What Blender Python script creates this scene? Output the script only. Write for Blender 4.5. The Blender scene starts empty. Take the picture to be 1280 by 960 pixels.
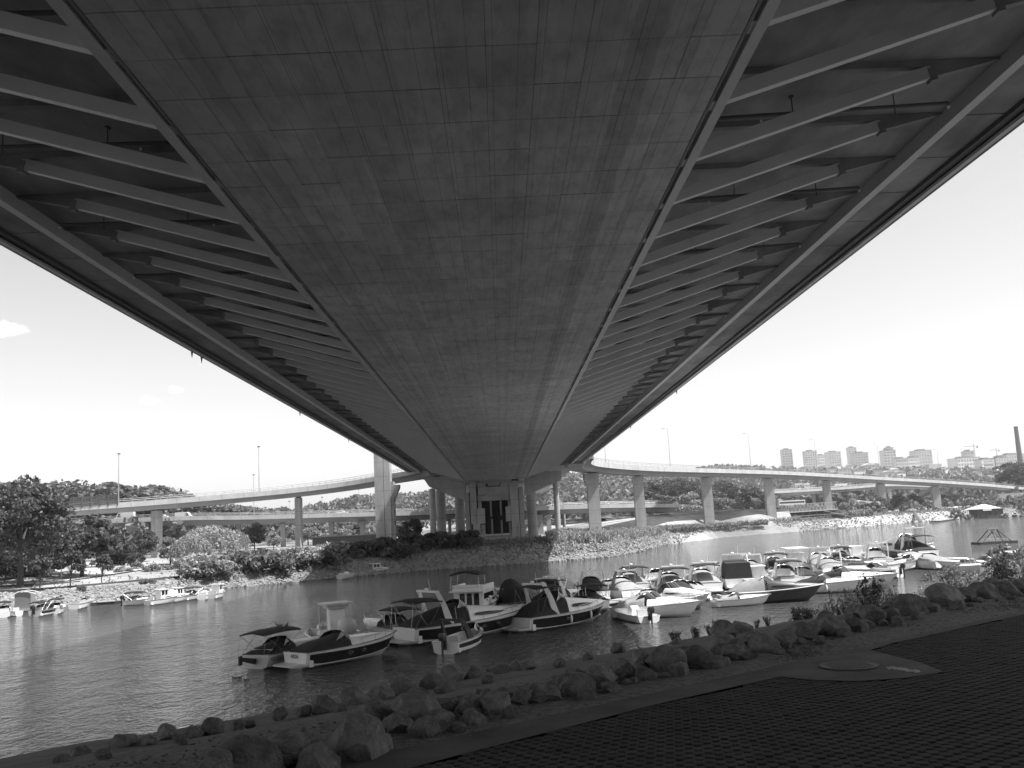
import bpy, bmesh, math, random
import numpy as np
from mathutils import Vector, Matrix
PI=math.pi; R=math.radians
S=bpy.context.scene; COL=S.collection
# ------------------------------------------------------------------ camera
FPX=1180.0; CZ=8.0; PITCH=R(8.4894); YAW=R(1.02025); ROLL=R(3.0)
F_=Vector((math.sin(YAW)*math.cos(PITCH),math.cos(YAW)*math.cos(PITCH),math.sin(PITCH)))
R0_=Vector((math.cos(YAW),-math.sin(YAW),0)); U0_=R0_.cross(F_)
R_=R0_*math.cos(ROLL)-U0_*math.sin(ROLL); U_=U0_*math.cos(ROLL)+R0_*math.sin(ROLL)
cam=bpy.data.cameras.new("camera"); co=bpy.data.objects.new("camera",cam); COL.objects.link(co)
co.matrix_world=Matrix(((R_.x,U_.x,-F_.x,0),(R_.y,U_.y,-F_.y,0),(R_.z,U_.z,-F_.z,CZ),(0,0,0,1)))
cam.sensor_width=36; cam.lens=36*FPX/1280; cam.clip_start=.1; cam.clip_end=20000
S.camera=co
def ray(px,py): return F_+R_*((px-640)/FPX)-U_*((py-480)/FPX)
def gz(px,py,z=0.0):                       # point of the photograph on a level plane
    d=ray(px,py); return Vector((0,0,CZ))+d*((z-CZ)/d.z)
def gy(px,py,Y):                           # point of the photograph at a distance north
    d=ray(px,py); return Vector((0,0,CZ))+d*(Y/d.y)
def hor(px): return 657-(px-628)*math.tan(ROLL)
def proj(p):
    d=Vector(p)-Vector((0,0,CZ)); k=d.dot(F_); return 640+FPX*d.dot(R_)/k, 480-FPX*d.dot(U_)/k
# ------------------------------------------------------------------ light
SUNV=Vector((.54,-.16,1)).normalized()
elev=math.asin(SUNV.z)
W=bpy.data.worlds.new("World"); S.world=W; W.use_nodes=True
nt=W.node_tree; nt.nodes.clear()
def wn(t,**k):
    n=nt.nodes.new(t)
    for a,b in k.items(): setattr(n,a,b)
    return n
sky=wn('ShaderNodeTexSky',sky_type='NISHITA',sun_disc=False,sun_elevation=elev,sun_rotation=math.atan2(SUNV.x,SUNV.y),altitude=120,air_density=1.0,dust_density=1.6,ozone_density=1.0)
bw=wn('ShaderNodeRGBToBW'); bg=wn('ShaderNodeBackground'); out=wn('ShaderNodeOutputWorld')
nt.links.new(sky.outputs[0],bw.inputs[0])
geo=wn('ShaderNodeNewGeometry'); noi=wn('ShaderNodeTexNoise'); noi.inputs['Scale'].default_value=70; noi.inputs['Detail'].default_value=5
tc=wn('ShaderNodeTexCoord'); nt.links.new(tc.outputs['Generated'],noi.inputs['Vector'])
acc=None
for (px,py,rad) in [(2,412,.0165),(-14,408,.018),(186,500,.009),(219,487,.0075)]:
    d=ray(px,py).normalized()
    dist=wn('ShaderNodeVectorMath',operation='DISTANCE'); nt.links.new(tc.outputs['Generated'],dist.inputs[0]); dist.inputs[1].default_value=d
    # squash vertically: scale the offset
    sub=wn('ShaderNodeVectorMath',operation='SUBTRACT'); nt.links.new(tc.outputs['Generated'],sub.inputs[0]); sub.inputs[1].default_value=d
    mul=wn('ShaderNodeVectorMath',operation='MULTIPLY'); nt.links.new(sub.outputs[0],mul.inputs[0]); mul.inputs[1].default_value=(1,1,2.0)
    ln=wn('ShaderNodeVectorMath',operation='LENGTH'); nt.links.new(mul.outputs[0],ln.inputs[0])
    add=wn('ShaderNodeMath',operation='MULTIPLY_ADD'); nt.links.new(noi.outputs[0],add.inputs[0]); add.inputs[1].default_value=rad*2.6; nt.links.new(ln.outputs['Value'],add.inputs[2])
    mr=wn('ShaderNodeMapRange'); nt.links.new(add.outputs[0],mr.inputs[0])
    mr.inputs[1].default_value=rad*2.35; mr.inputs[2].default_value=rad*1.3; mr.inputs[3].default_value=0; mr.inputs[4].default_value=1
    if acc is None: acc=mr.outputs[0]
    else:
        m=wn('ShaderNodeMath',operation='MAXIMUM'); nt.links.new(acc,m.inputs[0]); nt.links.new(mr.outputs[0],m.inputs[1]); acc=m.outputs[0]
cl=wn('ShaderNodeMath',operation='MULTIPLY_ADD'); nt.links.new(acc,cl.inputs[0]); cl.inputs[1].default_value=3.0
nt.links.new(bw.outputs[0],cl.inputs[2])
nt.links.new(cl.outputs[0],bg.inputs['Color']); bg.inputs['Strength'].default_value=.11
nt.links.new(bg.outputs[0],out.inputs['Surface'])
sl=bpy.data.lights.new("sun",'SUN'); sl.energy=3.5; sl.angle=R(.53); sl.color=(1,1,1)
so=bpy.data.objects.new("sun",sl); COL.objects.link(so); so.rotation_euler=(-SUNV).to_track_quat('-Z','Y').to_euler()
S.view_settings.view_transform='Standard'; S.view_settings.look='None'; S.view_settings.exposure=1.25; S.view_settings.gamma=1.0
S.view_settings.use_curve_mapping=False
S.render.engine='CYCLES'; S.cycles.use_denoising=True
S.cycles.max_bounces=8; S.cycles.diffuse_bounces=4; S.cycles.glossy_bounces=4; S.cycles.transmission_bounces=4
S.cycles.caustics_reflective=True; S.cycles.blur_glossy=1.5; S.cycles.caustics_refractive=False
# ------------------------------------------------------------------ materials
def mat(name,g,rough=.7,var=0.0,vscale=1.0,stretch=(1,1,1),bump=0.0,bscale=None,objrand=0.0,metal=0.0,spec=.5,coord='Object',bdist=.02,detail=6,extra=None,contrast=1.0):
    m=bpy.data.materials.new(name); m.use_nodes=True; n=m.node_tree; b=n.nodes['Principled BSDF']
    b.inputs['Roughness'].default_value=rough; b.inputs['Metallic'].default_value=metal; b.inputs['Specular IOR Level'].default_value=spec
    b.inputs['Base Color'].default_value=(g,g,g,1)
    L=n.links
    def N(t,**k):
        q=n.nodes.new(t)
        for a,c in k.items(): setattr(q,a,c)
        return q
    if var or bump or objrand or extra:
        if coord=='World': vec=N('ShaderNodeNewGeometry').outputs['Position']
        else: vec=N('ShaderNodeTexCoord').outputs['Object']
        mp=N('ShaderNodeMapping'); L.new(vec,mp.inputs[0]); mp.inputs['Scale'].default_value=stretch
        val=None
        if var:
            a=N('ShaderNodeTexNoise'); a.inputs['Scale'].default_value=vscale; a.inputs['Detail'].default_value=detail; a.inputs['Roughness'].default_value=.62
            L.new(mp.outputs[0],a.inputs['Vector'])
            r=N('ShaderNodeMapRange'); L.new(a.outputs[0],r.inputs[0]); w=.18/contrast
            r.inputs[1].default_value=.5-w; r.inputs[2].default_value=.5+w; r.inputs[3].default_value=g*(1-var); r.inputs[4].default_value=g*(1+var)
            val=r.outputs[0]
        if extra: val=extra(N,L,vec,val,g)
        if objrand:
            oi=N('ShaderNodeObjectInfo'); q=N('ShaderNodeMath',operation='MULTIPLY_ADD'); L.new(oi.outputs['Random'],q.inputs[0]); q.inputs[1].default_value=objrand*2; q.inputs[2].default_value=1-objrand
            q2=N('ShaderNodeMath',operation='MULTIPLY'); L.new(q.outputs[0],q2.inputs[0])
            if val is None: q2.inputs[1].default_value=g
            else: L.new(val,q2.inputs[1])
            val=q2.outputs[0]
        if val is not None: L.new(val,b.inputs['Base Color'])
        if bump:
            a=N('ShaderNodeTexNoise'); a.inputs['Scale'].default_value=bscale or vscale*4; a.inputs['Detail'].default_value=5
            L.new(mp.outputs[0],a.inputs['Vector']); bp=N('ShaderNodeBump'); bp.inputs['Strength'].default_value=bump; bp.inputs['Distance'].default_value=bdist
            L.new(a.outputs[0],bp.inputs['Height']); L.new(bp.outputs[0],b.inputs['Normal'])
    return m
def soffit_extra(N,L,vec,val,g):
    # board marks (two pours, rust runs): fine stretched streaks plus formwork board lines
    sx=N('ShaderNodeSeparateXYZ'); L.new(vec,sx.inputs[0])
    v=val
    def grid(sock,per,off,wd,dark):
        nonlocal v
        a=N('ShaderNodeMath',operation='ADD'); L.new(sock,a.inputs[0]); a.inputs[1].default_value=off+1000*per
        f=N('ShaderNodeMath',operation='MODULO'); L.new(a.outputs[0],f.inputs[0]); f.inputs[1].default_value=per
        c=N('ShaderNodeMath',operation='LESS_THAN'); L.new(f.outputs[0],c.inputs[0]); c.inputs[1].default_value=wd
        nz=N('ShaderNodeTexNoise'); nz.inputs['Scale'].default_value=.35; L.new(vec,nz.inputs['Vector'])
        k=N('ShaderNodeMath',operation='MULTIPLY'); L.new(c.outputs[0],k.inputs[0]); L.new(nz.outputs[0],k.inputs[1])
        k2=N('ShaderNodeMath',operation='MULTIPLY_ADD'); L.new(k.outputs[0],k2.inputs[0]); k2.inputs[1].default_value=-dark; k2.inputs[2].default_value=1
        m=N('ShaderNodeMath',operation='MULTIPLY'); L.new(k2.outputs[0],m.inputs[0]); L.new(v,m.inputs[1]); v=m.outputs[0]
    grid(sx.outputs[0],.646,.32,.02,.7); grid(sx.outputs[1],2.19,2.19-13%2.19,.05,.45)
    for (xa,xb,f) in ((3.9,4.75,.80),(5.35,5.7,.9),(-4.6,-3.7,.90),(-7.0,-6.5,.86),(.9,1.35,.93)):
        nz=N('ShaderNodeTexNoise'); nz.inputs['Scale'].default_value=.5; nz.inputs['Detail'].default_value=4; L.new(vec,nz.inputs['Vector'])
        xx=N('ShaderNodeMath',operation='MULTIPLY_ADD'); L.new(nz.outputs[0],xx.inputs[0]); xx.inputs[1].default_value=.35; L.new(sx.outputs[0],xx.inputs[2])
        a=N('ShaderNodeMath',operation='GREATER_THAN'); L.new(xx.outputs[0],a.inputs[0]); a.inputs[1].default_value=xa
        c=N('ShaderNodeMath',operation='LESS_THAN'); L.new(xx.outputs[0],c.inputs[0]); c.inputs[1].default_value=xb
        k=N('ShaderNodeMath',operation='MULTIPLY'); L.new(a.outputs[0],k.inputs[0]); L.new(c.outputs[0],k.inputs[1])
        k2=N('ShaderNodeMath',operation='MULTIPLY_ADD'); L.new(k.outputs[0],k2.inputs[0]); k2.inputs[1].default_value=f-1; k2.inputs[2].default_value=1
        m=N('ShaderNodeMath',operation='MULTIPLY'); L.new(k2.outputs[0],m.inputs[0]); L.new(v,m.inputs[1]); v=m.outputs[0]
    # long stained strips along the pour, hard edged
    mp=N('ShaderNodeMapping'); L.new(vec,mp.inputs[0]); mp.inputs['Scale'].default_value=(.55,.012,0)
    nz=N('ShaderNodeTexVoronoi'); nz.inputs['Scale'].default_value=1.0; L.new(mp.outputs[0],nz.inputs['Vector'])
    q=N('ShaderNodeMapRange'); L.new(nz.outputs['Color'],q.inputs[0]); q.inputs[3].default_value=.86; q.inputs[4].default_value=1.08
    m=N('ShaderNodeMath',operation='MULTIPLY'); L.new(q.outputs[0],m.inputs[0]); L.new(v,m.inputs[1]); v=m.outputs[0]
    mp=N('ShaderNodeMapping'); L.new(vec,mp.inputs[0]); mp.inputs['Scale'].default_value=(2.2,.7,1)
    nz=N('ShaderNodeTexNoise'); nz.inputs['Scale'].default_value=1.0; nz.inputs['Detail'].default_value=9; nz.inputs['Roughness'].default_value=.7; L.new(mp.outputs[0],nz.inputs['Vector'])
    q=N('ShaderNodeMapRange'); L.new(nz.outputs[0],q.inputs[0]); q.inputs[1].default_value=.32; q.inputs[2].default_value=.56; q.inputs[3].default_value=.76; q.inputs[4].default_value=1.06
    m=N('ShaderNodeMath',operation='MULTIPLY'); L.new(q.outputs[0],m.inputs[0]); L.new(v,m.inputs[1]); v=m.outputs[0]
    return v
def lift_extra(per,wd=.06,dark=.35,axis=2):
    def ex(N,L,vec,val,g):
        sx=N('ShaderNodeSeparateXYZ'); L.new(vec,sx.inputs[0])
        a=N('ShaderNodeMath',operation='ADD'); L.new(sx.outputs[axis],a.inputs[0]); a.inputs[1].default_value=1000*per
        f=N('ShaderNodeMath',operation='MODULO'); L.new(a.outputs[0],f.inputs[0]); f.inputs[1].default_value=per
        c=N('ShaderNodeMath',operation='LESS_THAN'); L.new(f.outputs[0],c.inputs[0]); c.inputs[1].default_value=wd
        k=N('ShaderNodeMath',operation='MULTIPLY_ADD'); L.new(c.outputs[0],k.inputs[0]); k.inputs[1].default_value=-dark; k.inputs[2].default_value=1
        m=N('ShaderNodeMath',operation='MULTIPLY'); L.new(k.outputs[0],m.inputs[0]); L.new(val,m.inputs[1]); return m.outputs[0]
    return ex
M={}
M['soffit']=mat('soffit_concrete',.54,.85,.16,.16,bump=.3,bscale=9,coord='World',objrand=.05,extra=soffit_extra)
M['gap']=mat('joint_shadow_concrete',.06,.9)  # near-black concrete, also painted in as shade for joints and recesses
M['slab']=mat('deck_slab_concrete',.26,.85,.35,.45,(1,.45,1),bump=.3,bscale=8,coord='World',objrand=.05)
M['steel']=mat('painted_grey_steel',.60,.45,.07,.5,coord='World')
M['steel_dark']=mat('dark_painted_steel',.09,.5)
M['pier']=mat('pier_concrete',.34,.85,.18,.35,(1,1,.35),bump=.25,bscale=6,coord='World',extra=lift_extra(3.6,.10,.4))
M['ramp']=mat('ramp_concrete',.33,.85,.16,.15,(1,1,.8),coord='World')
M['parapet']=mat('parapet_concrete',.42,.8,.14,.3,coord='World',extra=lift_extra(5.0,.14,.35,0))
M['asphalt']=mat('asphalt',.07,.9,.2,1.5,coord='World')
M['rail']=mat('galvanised_rail',.40,.45,metal=.4)
M['rock']=mat('boulder_stone',.19,.9,.38,2.2,bump=1.0,bscale=9,objrand=.14,bdist=.03,spec=.25)
M['riprap']=mat('riprap_stone',.22,.9,.35,.8,coord='World',bump=.5,bscale=5)
M['gravel']=mat('gravel',.17,.95,.30,14,coord='World',bump=1.0,bscale=38,bdist=.03,contrast=1.4,spec=.2)
M['slope']=mat('bank_concrete',.13,.92,.28,1.6,spec=.2,coord='World',bump=.35,bscale=30)
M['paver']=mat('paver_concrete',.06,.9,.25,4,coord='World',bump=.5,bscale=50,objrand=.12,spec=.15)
M['soil']=mat('soil',.02,1,.3,9,spec=.1,coord='World',bump=.6,bscale=40)
M['iron']=mat('cast_iron',.10,.55,.2,20,bump=.3,bscale=60)
def land_extra(N,L,vec,val,g):
    a=N('ShaderNodeTexNoise'); a.inputs['Scale'].default_value=.018; a.inputs['Detail'].default_value=7; L.new(vec,a.inputs['Vector'])
    r=N('ShaderNodeMapRange'); L.new(a.outputs[0],r.inputs[0]); r.inputs[1].default_value=.42; r.inputs[2].default_value=.6; r.inputs[3].default_value=.55; r.inputs[4].default_value=1.25
    m=N('ShaderNodeMath',operation='MULTIPLY'); L.new(r.outputs[0],m.inputs[0]); L.new(val,m.inputs[1]); return m.outputs[0]
M['land']=mat('dry_grassland',.27,.95,.22,.4,coord='World',bump=.4,bscale=3,extra=land_extra)
M['path']=mat('pale_path',.48,.9,.08,.7,coord='World')
M['hill']=mat('hill_ground',.14,.95,.35,.02,coord='World')
M['white']=mat('white_gelcoat',.78,.25,.05,1.2,objrand=.05)
M['offwhite']=mat('aged_gelcoat',.55,.4,.12,2,objrand=.12)
M['navy']=mat('dark_gelcoat',.018,.15)
M['canvas']=mat('black_canvas',.018,.8,.3,3,bump=.3,bscale=6,objrand=.2)
M['canvasg']=mat('grey_canvas',.27,.85,.12,3,bump=.3,bscale=6,objrand=.2)
M['glass']=mat('smoked_glass',.02,.06,spec=.8)
M['chrome']=mat('stainless_tube',.55,.25,metal=.8)
M['black']=mat('black_plastic',.02,.4)
M['wood']=mat('varnished_dark_wood',.035,.35,.3,4)
M['vinyl']=mat('pale_vinyl',.55,.6)
M['floorb']=mat('cockpit_sole',.35,.8)
M['dock']=mat('weathered_planks',.34,.9,.2,3)
M['drum']=mat('dark_float',.04,.6)
M['bark']=mat('bark',.07,.95,.3,3,bump=.6)
def leafmat(name,g,tr=.5):
    m=bpy.data.materials.new(name); m.use_nodes=True; n=m.node_tree; L=n.links; b=n.nodes['Principled BSDF']
    b.inputs['Roughness'].default_value=.55; b.inputs['Specular IOR Level'].default_value=.35
    ge=n.nodes.new('ShaderNodeNewGeometry'); r=n.nodes.new('ShaderNodeMapRange'); L.new(ge.outputs['Random Per Island'],r.inputs[0])
    r.inputs[3].default_value=g*.55; r.inputs[4].default_value=g*1.5
    oi=n.nodes.new('ShaderNodeObjectInfo'); q=n.nodes.new('ShaderNodeMath'); q.operation='MULTIPLY_ADD'; L.new(oi.outputs['Random'],q.inputs[0]); q.inputs[1].default_value=.4; q.inputs[2].default_value=.8
    mm=n.nodes.new('ShaderNodeMath'); mm.operation='MULTIPLY'; L.new(q.outputs[0],mm.inputs[0]); L.new(r.outputs[0],mm.inputs[1]); L.new(mm.outputs[0],b.inputs['Base Color'])
    t=n.nodes.new('ShaderNodeBsdfTranslucent'); L.new(mm.outputs[0],t.inputs[0]); mx=n.nodes.new('ShaderNodeMixShader'); mx.inputs[0].default_value=.3
    L.new(b.outputs[0],mx.inputs[1]); L.new(t.outputs[0],mx.inputs[2]); L.new(mx.outputs[0],n.nodes['Material Output'].inputs[0]); return m
M['leaf']=leafmat('leaves',.17); M['leafd']=leafmat('dark_leaves',.095); M['leafl']=leafmat('pale_leaves',.30); M['reed']=leafmat('reed_blades',.34); M['leafh']=leafmat('hill_leaves',.16)
M['wall']=mat('rendered_wall',.60,.9,.08,.1,objrand=.2); M['wall2']=mat('pale_wall',.60,.9,objrand=.1); M['roof']=mat('tiled_roof',.22,.9,.1,.4,objrand=.2)
M['window']=mat('window_glass',.28,.3,objrand=.3); M['brickc']=mat('dark_chimney_brick',.05,.9)
M['cabin']=mat('dark_timber_cladding',.05,.8,.3,2,(1,1,8)); M['cpaint']=mat('white_car_paint',.7,.3,objrand=.2); M['cdark']=mat('dark_car_paint',.05,.3,objrand=.3)
M['tyre']=mat('tyre_rubber',.03,.9); M['skin']=mat('skin',.35,.6); M['shirt']=mat('pale_cloth',.45,.9); M['trous']=mat('dark_cloth',.06,.9)
M['feather']=mat('grey_feathers',.2,.8,.3,20); M['lampw']=mat('white_lamp_cap',.8,.5)
# water: rippled river surface
def water_mat():
    m=bpy.data.materials.new('river_water'); m.use_nodes=True; n=m.node_tree; L=n.links; b=n.nodes['Principled BSDF']
    b.inputs['Base Color'].default_value=(.065,.065,.065,1); b.inputs['Roughness'].default_value=.05; b.inputs['IOR'].default_value=1.33
    ge=n.nodes.new('ShaderNodeNewGeometry'); h=None
    for sc,st,w in [(.5,(1,.55,1),.9),(2.4,(1,.65,1),.55),(7.0,(1,.75,1),.2)]:
        mp=n.nodes.new('ShaderNodeMapping'); mp.inputs['Scale'].default_value=st; mp.inputs['Rotation'].default_value=(0,0,R(20)); L.new(ge.outputs['Position'],mp.inputs[0])
        a=n.nodes.new('ShaderNodeTexNoise'); a.inputs['Scale'].default_value=sc; a.inputs['Detail'].default_value=2.5; a.inputs['Distortion'].default_value=.6; L.new(mp.outputs[0],a.inputs['Vector'])
        q=n.nodes.new('ShaderNodeMath'); q.operation='MULTIPLY_ADD'; L.new(a.outputs[0],q.inputs[0]); q.inputs[1].default_value=w
        if h is None: q.inputs[2].default_value=0
        else: L.new(h,q.inputs[2])
        h=q.outputs[0]
    # gusts: calmer and rougher patches
    a=n.nodes.new('ShaderNodeTexNoise'); a.inputs['Scale'].default_value=.03; a.inputs['Detail'].default_value=4; L.new(ge.outputs['Position'],a.inputs['Vector'])
    r=n.nodes.new('ShaderNodeMapRange'); L.new(a.outputs[0],r.inputs[0]); r.inputs[1].default_value=.35; r.inputs[2].default_value=.65; r.inputs[3].default_value=.6; r.inputs[4].default_value=1.0
    bp=n.nodes.new('ShaderNodeBump'); bp.inputs['Distance'].default_value=.75; L.new(r.outputs[0],bp.inputs['Strength']); L.new(h,bp.inputs['Height']); L.new(bp.outputs[0],b.inputs['Normal'])
    return m
M['water']=water_mat()
# ------------------------------------------------------------------ mesh helpers
class MB:
    def __init__(s): s.v=[]; s.f=[]
    def add(s,vs,fs):
        n=len(s.v); s.v+=[tuple(v) for v in vs]; s.f+=[tuple(i+n for i in f) for f in fs]; return s
    def box(s,x0,x1,y0,y1,z0,z1):
        return s.add([(x0,y0,z0),(x1,y0,z0),(x1,y1,z0),(x0,y1,z0),(x0,y0,z1),(x1,y0,z1),(x1,y1,z1),(x0,y1,z1)],
              [(0,3,2,1),(4,5,6,7),(0,1,5,4),(1,2,6,5),(2,3,7,6),(3,0,4,7)])
    def beam(s,a,b,w,h,w2=None,h2=None,up=(0,0,1)):
        a=Vector(a);b=Vector(b);d=(b-a).normalized();u=Vector(up)
        if abs(d.dot(u))>.98: u=Vector((1,0,0))
        sd=d.cross(u).normalized(); u=sd.cross(d); w2=w if w2 is None else w2; h2=h if h2 is None else h2
        vs=[]
        for p,ww,hh in ((a,w,h),(b,w2,h2)):
            for i,j in ((-1,-1),(1,-1),(1,1),(-1,1)): vs.append(p+sd*(ww/2*i)+u*(hh/2*j))
        return s.add(vs,[(0,1,2,3),(7,6,5,4),(0,4,5,1),(1,5,6,2),(2,6,7,3),(3,7,4,0)])
    def loft(s,rings,cap=True,closed=True):
        n=len(rings[0]); vs=[p for r in rings for p in r]; fs=[]
        for k in range(len(rings)-1):
            for i in range(n if closed else n-1):
                j=(i+1)%n; fs.append((k*n+i,k*n+j,(k+1)*n+j,(k+1)*n+i))
        if cap and closed: fs.append(tuple(range(n-1,-1,-1))); fs.append(tuple((len(rings)-1)*n+i for i in range(n)))
        return s.add(vs,fs)
    def tube(s,pts,r,n=6,r2=None):
        pts=[Vector(p) for p in pts]; rings=[]
        for k,p in enumerate(pts):
            d=(pts[min(k+1,len(pts)-1)]-pts[max(k-1,0)]).normalized(); u=Vector((0,0,1)) if abs(d.z)<.95 else Vector((1,0,0))
            a=d.cross(u).normalized(); b=a.cross(d); rr=r if r2 is None else r+(r2-r)*k/(len(pts)-1)
            rings.append([p+a*(rr*math.cos(2*PI*i/n))+b*(rr*math.sin(2*PI*i/n)) for i in range(n)])
        return s.loft(rings)
    def lathe(s,prof,c=(0,0,0),n=12):
        return s.loft([[ (c[0]+r*math.cos(2*PI*i/n),c[1]+r*math.sin(2*PI*i/n),c[2]+z) for i in range(n)] for r,z in prof])
    def prism(s,poly,y0,y1,ax='y'):       # poly in (x,z) extruded along y
        n=len(poly); a=[(x,y0,z) for x,z in poly]; b=[(x,y1,z) for x,z in poly]
        return s.add(a+b,[tuple(range(n)),tuple(range(2*n-1,n-1,-1))]+[(i,i+n,(i+1)%n+n,(i+1)%n) for i in range(n)])
    def ell(s,c,rx,ry,rz,n=10,m=6):
        rings=[]
        for k in range(m+1):
            t=PI*k/m*.98+.03
            rings.append([(c[0]+rx*math.sin(t)*math.cos(2*PI*i/n),c[1]+ry*math.sin(t)*math.sin(2*PI*i/n),c[2]-rz*math.cos(t)) for i in range(n)])
        return s.loft(rings)
    def xf(s,mt): s.v=[tuple(mt@Vector(v)) for v in s.v]; return s
    def mesh(s,name,m,smooth=False):
        me=bpy.data.meshes.new(name); me.from_pydata(s.v,[],s.f); me.update()
        bm=bmesh.new(); bm.from_mesh(me); bmesh.ops.recalc_face_normals(bm,faces=bm.faces); bm.to_mesh(me); bm.free()
        me.materials.append(m)
        if smooth:
            me.shade_smooth() if hasattr(me,'shade_smooth') else None
            try: me.set_sharp_from_angle(angle=R(38))
            except Exception: pass
        return me
    def build(s,name,m,parent=None,smooth=False,loc=None,**t):
        return link(name,s.mesh(name,m,smooth),parent,loc,**t)
def link(name,me,parent=None,loc=None,label=None,cat=None,group=None,kind=None,rot=None,scale=None):
    o=bpy.data.objects.new(name,me); COL.objects.link(o)
    if parent is not None: o.parent=parent
    if loc is not None: o.location=loc
    if rot is not None: o.rotation_euler=rot
    if scale is not None: o.scale=scale
    return tag(o,label,cat,group,kind)
def tag(o,label=None,cat=None,group=None,kind=None):
    if label: o['label']=label
    if cat: o['category']=cat
    if group: o['group']=group
    if kind: o['kind']=kind
    return o
def empty(name,loc,rz=0,label=None,cat=None,group=None,kind=None):
    o=bpy.data.objects.new(name,None); COL.objects.link(o); o.location=loc; o.rotation_euler=(0,0,rz); o.empty_display_size=.3
    return tag(o,label,cat,group,kind)
def kids(o,_c={}):
    return o.children
def copy_tree(o,parent=None):
    c=o.copy(); COL.objects.link(c); c.parent=parent
    for ch in o.children: copy_tree(ch,c)
    return c
rnd=random.Random(7)

# ================================================================== GROUND, WATER
MB().add([(-3500,-60,0),(3800,-60,0),(3800,3800,0),(-3500,3800,0)],[(0,1,2,3)]).build('water',M['water'],kind='structure')
# near bank: profile across the bank, n = distance towards the water
AB=R(38); TB=Vector((math.cos(AB),math.sin(AB),0)); NB=Vector((-math.sin(AB),math.cos(AB),0))
def near_z(n,t=0):
    P=[(-80,6.3),(8.0,6.3),(8.8,6.2),(10.2,5.95),(15.2,5.12),(16.2,4.7),(25,0.0),(30,-2.5)]
    w=.35*math.sin(t*.11+.5)*max(0,min(1,(n-6)/6))
    n=n-w
    for (a,za),(b,zb) in zip(P,P[1:]):
        if n<=b: return za+(zb-za)*max(0,(n-a))/(b-a) if n>a else za
    return -2.5
def bankpt(t,n,dz=0):
    p=TB*t+NB*n; return Vector((p.x,p.y,near_z(n,t)+dz))
ts=[-140,-90,-60]+[-40+1.0*i for i in range(140)]+[110,150,220,400,800]
def strip(ns,name,m,jit=0,dz=0,**k):
    b=MB(); vs=[]; fs=[]
    for t in ts:
        for n in ns:
            p=bankpt(t,n,dz); p.z+=jit*(rnd.random()-.5)*(1 if 0<ns.index(n)<len(ns)-1 else 0); vs.append(p)
    w=len(ns)
    for i in range(len(ts)-1):
        for j in range(w-1): fs.append((i*w+j,(i+1)*w+j,(i+1)*w+j+1,i*w+j+1))
    return b.add(vs,fs).build(name,m,smooth=True,kind='structure',**k)
strip([-80,-20,0,4.5,6.66],'ground',M['soil'],dz=-.06)
strip([6.66,7.1,7.5,7.9,8.4,9,9.6],'gravel_verge',M['gravel'],jit=.04)
strip([9.6,10.5,12,13.5,15.2,16.2,18,21,25,30],'bank',M['slope'],jit=.08)
# paved area outline in the photograph, laid on the level ground
def g63(px,py): p=gz(px,py,6.3); return (p.x,p.y)
edge=[g63(330,1010),g63(560,948),g63(820,881),g63(975,846),g63(1010,850),g63(1070,852),g63(1130,848),g63(1180,840),g63(1150,828),g63(1120,821),g63(1088,813),g63(1120,803),g63(1200,786),g63(1290,766),g63(1420,740)]
poly=edge+[(30,14),(30,-4),(-6,-4),(-6,3.5)]
def inside(x,y,P):
    c=False; n=len(P)
    for i in range(n):
        x1,y1=P[i];x2,y2=P[(i+1)%n]
        if (y1>y)!=(y2>y) and x<(x2-x1)*(y-y1)/(y2-y1)+x1: c=not c
    return c
# smooth concrete apron between gravel and pavers, with the manhole
pa=MB(); top=[]
ap=[bankpt(t,5.46) for t in (-30,-10,0,10,20,40,60)]
b_=MB(); vs=[];fs=[]
for t in [-30+2*i for i in range(50)]:
    for n in (6.6,4.4,3.2,1.5,-1.5,-14): 
        p=TB*t+NB*n; vs.append((p.x,p.y,6.3-.034))
for i in range(49):
    for j in range(5): fs.append((i*6+j,(i+1)*6+j,(i+1)*6+j+1,i*6+j+1))
b_.add(vs,fs).build('paver_bed',M['soil'],kind='structure')
# concrete apron: a narrow strip along the paver edge plus the bay round the manhole
apr=MB(); 
E3=[Vector((x,y,6.3)) for x,y in edge]
outer=[]
for p in E3:
    t=p.dot(TB); q=TB*t+NB*6.70; outer.append(Vector((q.x,q.y,6.3)))
vs=[a+Vector((0,0,.004)) for a in E3]+[o+Vector((0,0,.004)) for o in (outer[-1],outer[0])]
assert all(v.dot(NB)<6.7 for v in vs[:-2])
from mathutils.geometry import tessellate_polygon
apr.add(vs,[tuple(t) for t in tessellate_polygon([[Vector((v.x,v.y,0)) for v in vs]])])
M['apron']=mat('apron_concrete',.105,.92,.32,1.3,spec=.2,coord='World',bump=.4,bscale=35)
apr.build('concrete_apron',M['apron'],kind='structure')
mc=gz(1061,832,6.31)
mh=empty('manhole_cover',mc,0,'round cast iron manhole cover set in the smooth concrete bay','manhole cover')
MB().lathe([(.305,0),(.305,.008),(.285,.009),(.285,.004)],n=32).build('frame_ring',M['iron'],mh)
mb=MB().lathe([(.278,.0),(.278,.006)],n=32)
for i in range(-6,7):
    for j in range(-6,7):
        if i*i+j*j<36: mb.box(i*.042-.012,i*.042+.012,j*.042-.012,j*.042+.012,.006,.011)
mb.build('cover_plate',M['iron'],mh)
# spilled pale mortar beside the manhole
mp_=MB()
for i in range(90):
    k=i/90
    a=gz(1111+k*38+rnd.uniform(-2,2),835+k*5+rnd.uniform(-1.4,1.4),6.306)
    r=rnd.uniform(.006,.02); mp_.lathe([(r,0),(r*.7,.008)],c=a,n=5)
mp_.build('mortar_spill',M['parapet'],kind='stuff',label='thin line of pale spilled mortar crumbs beside the manhole')
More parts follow.
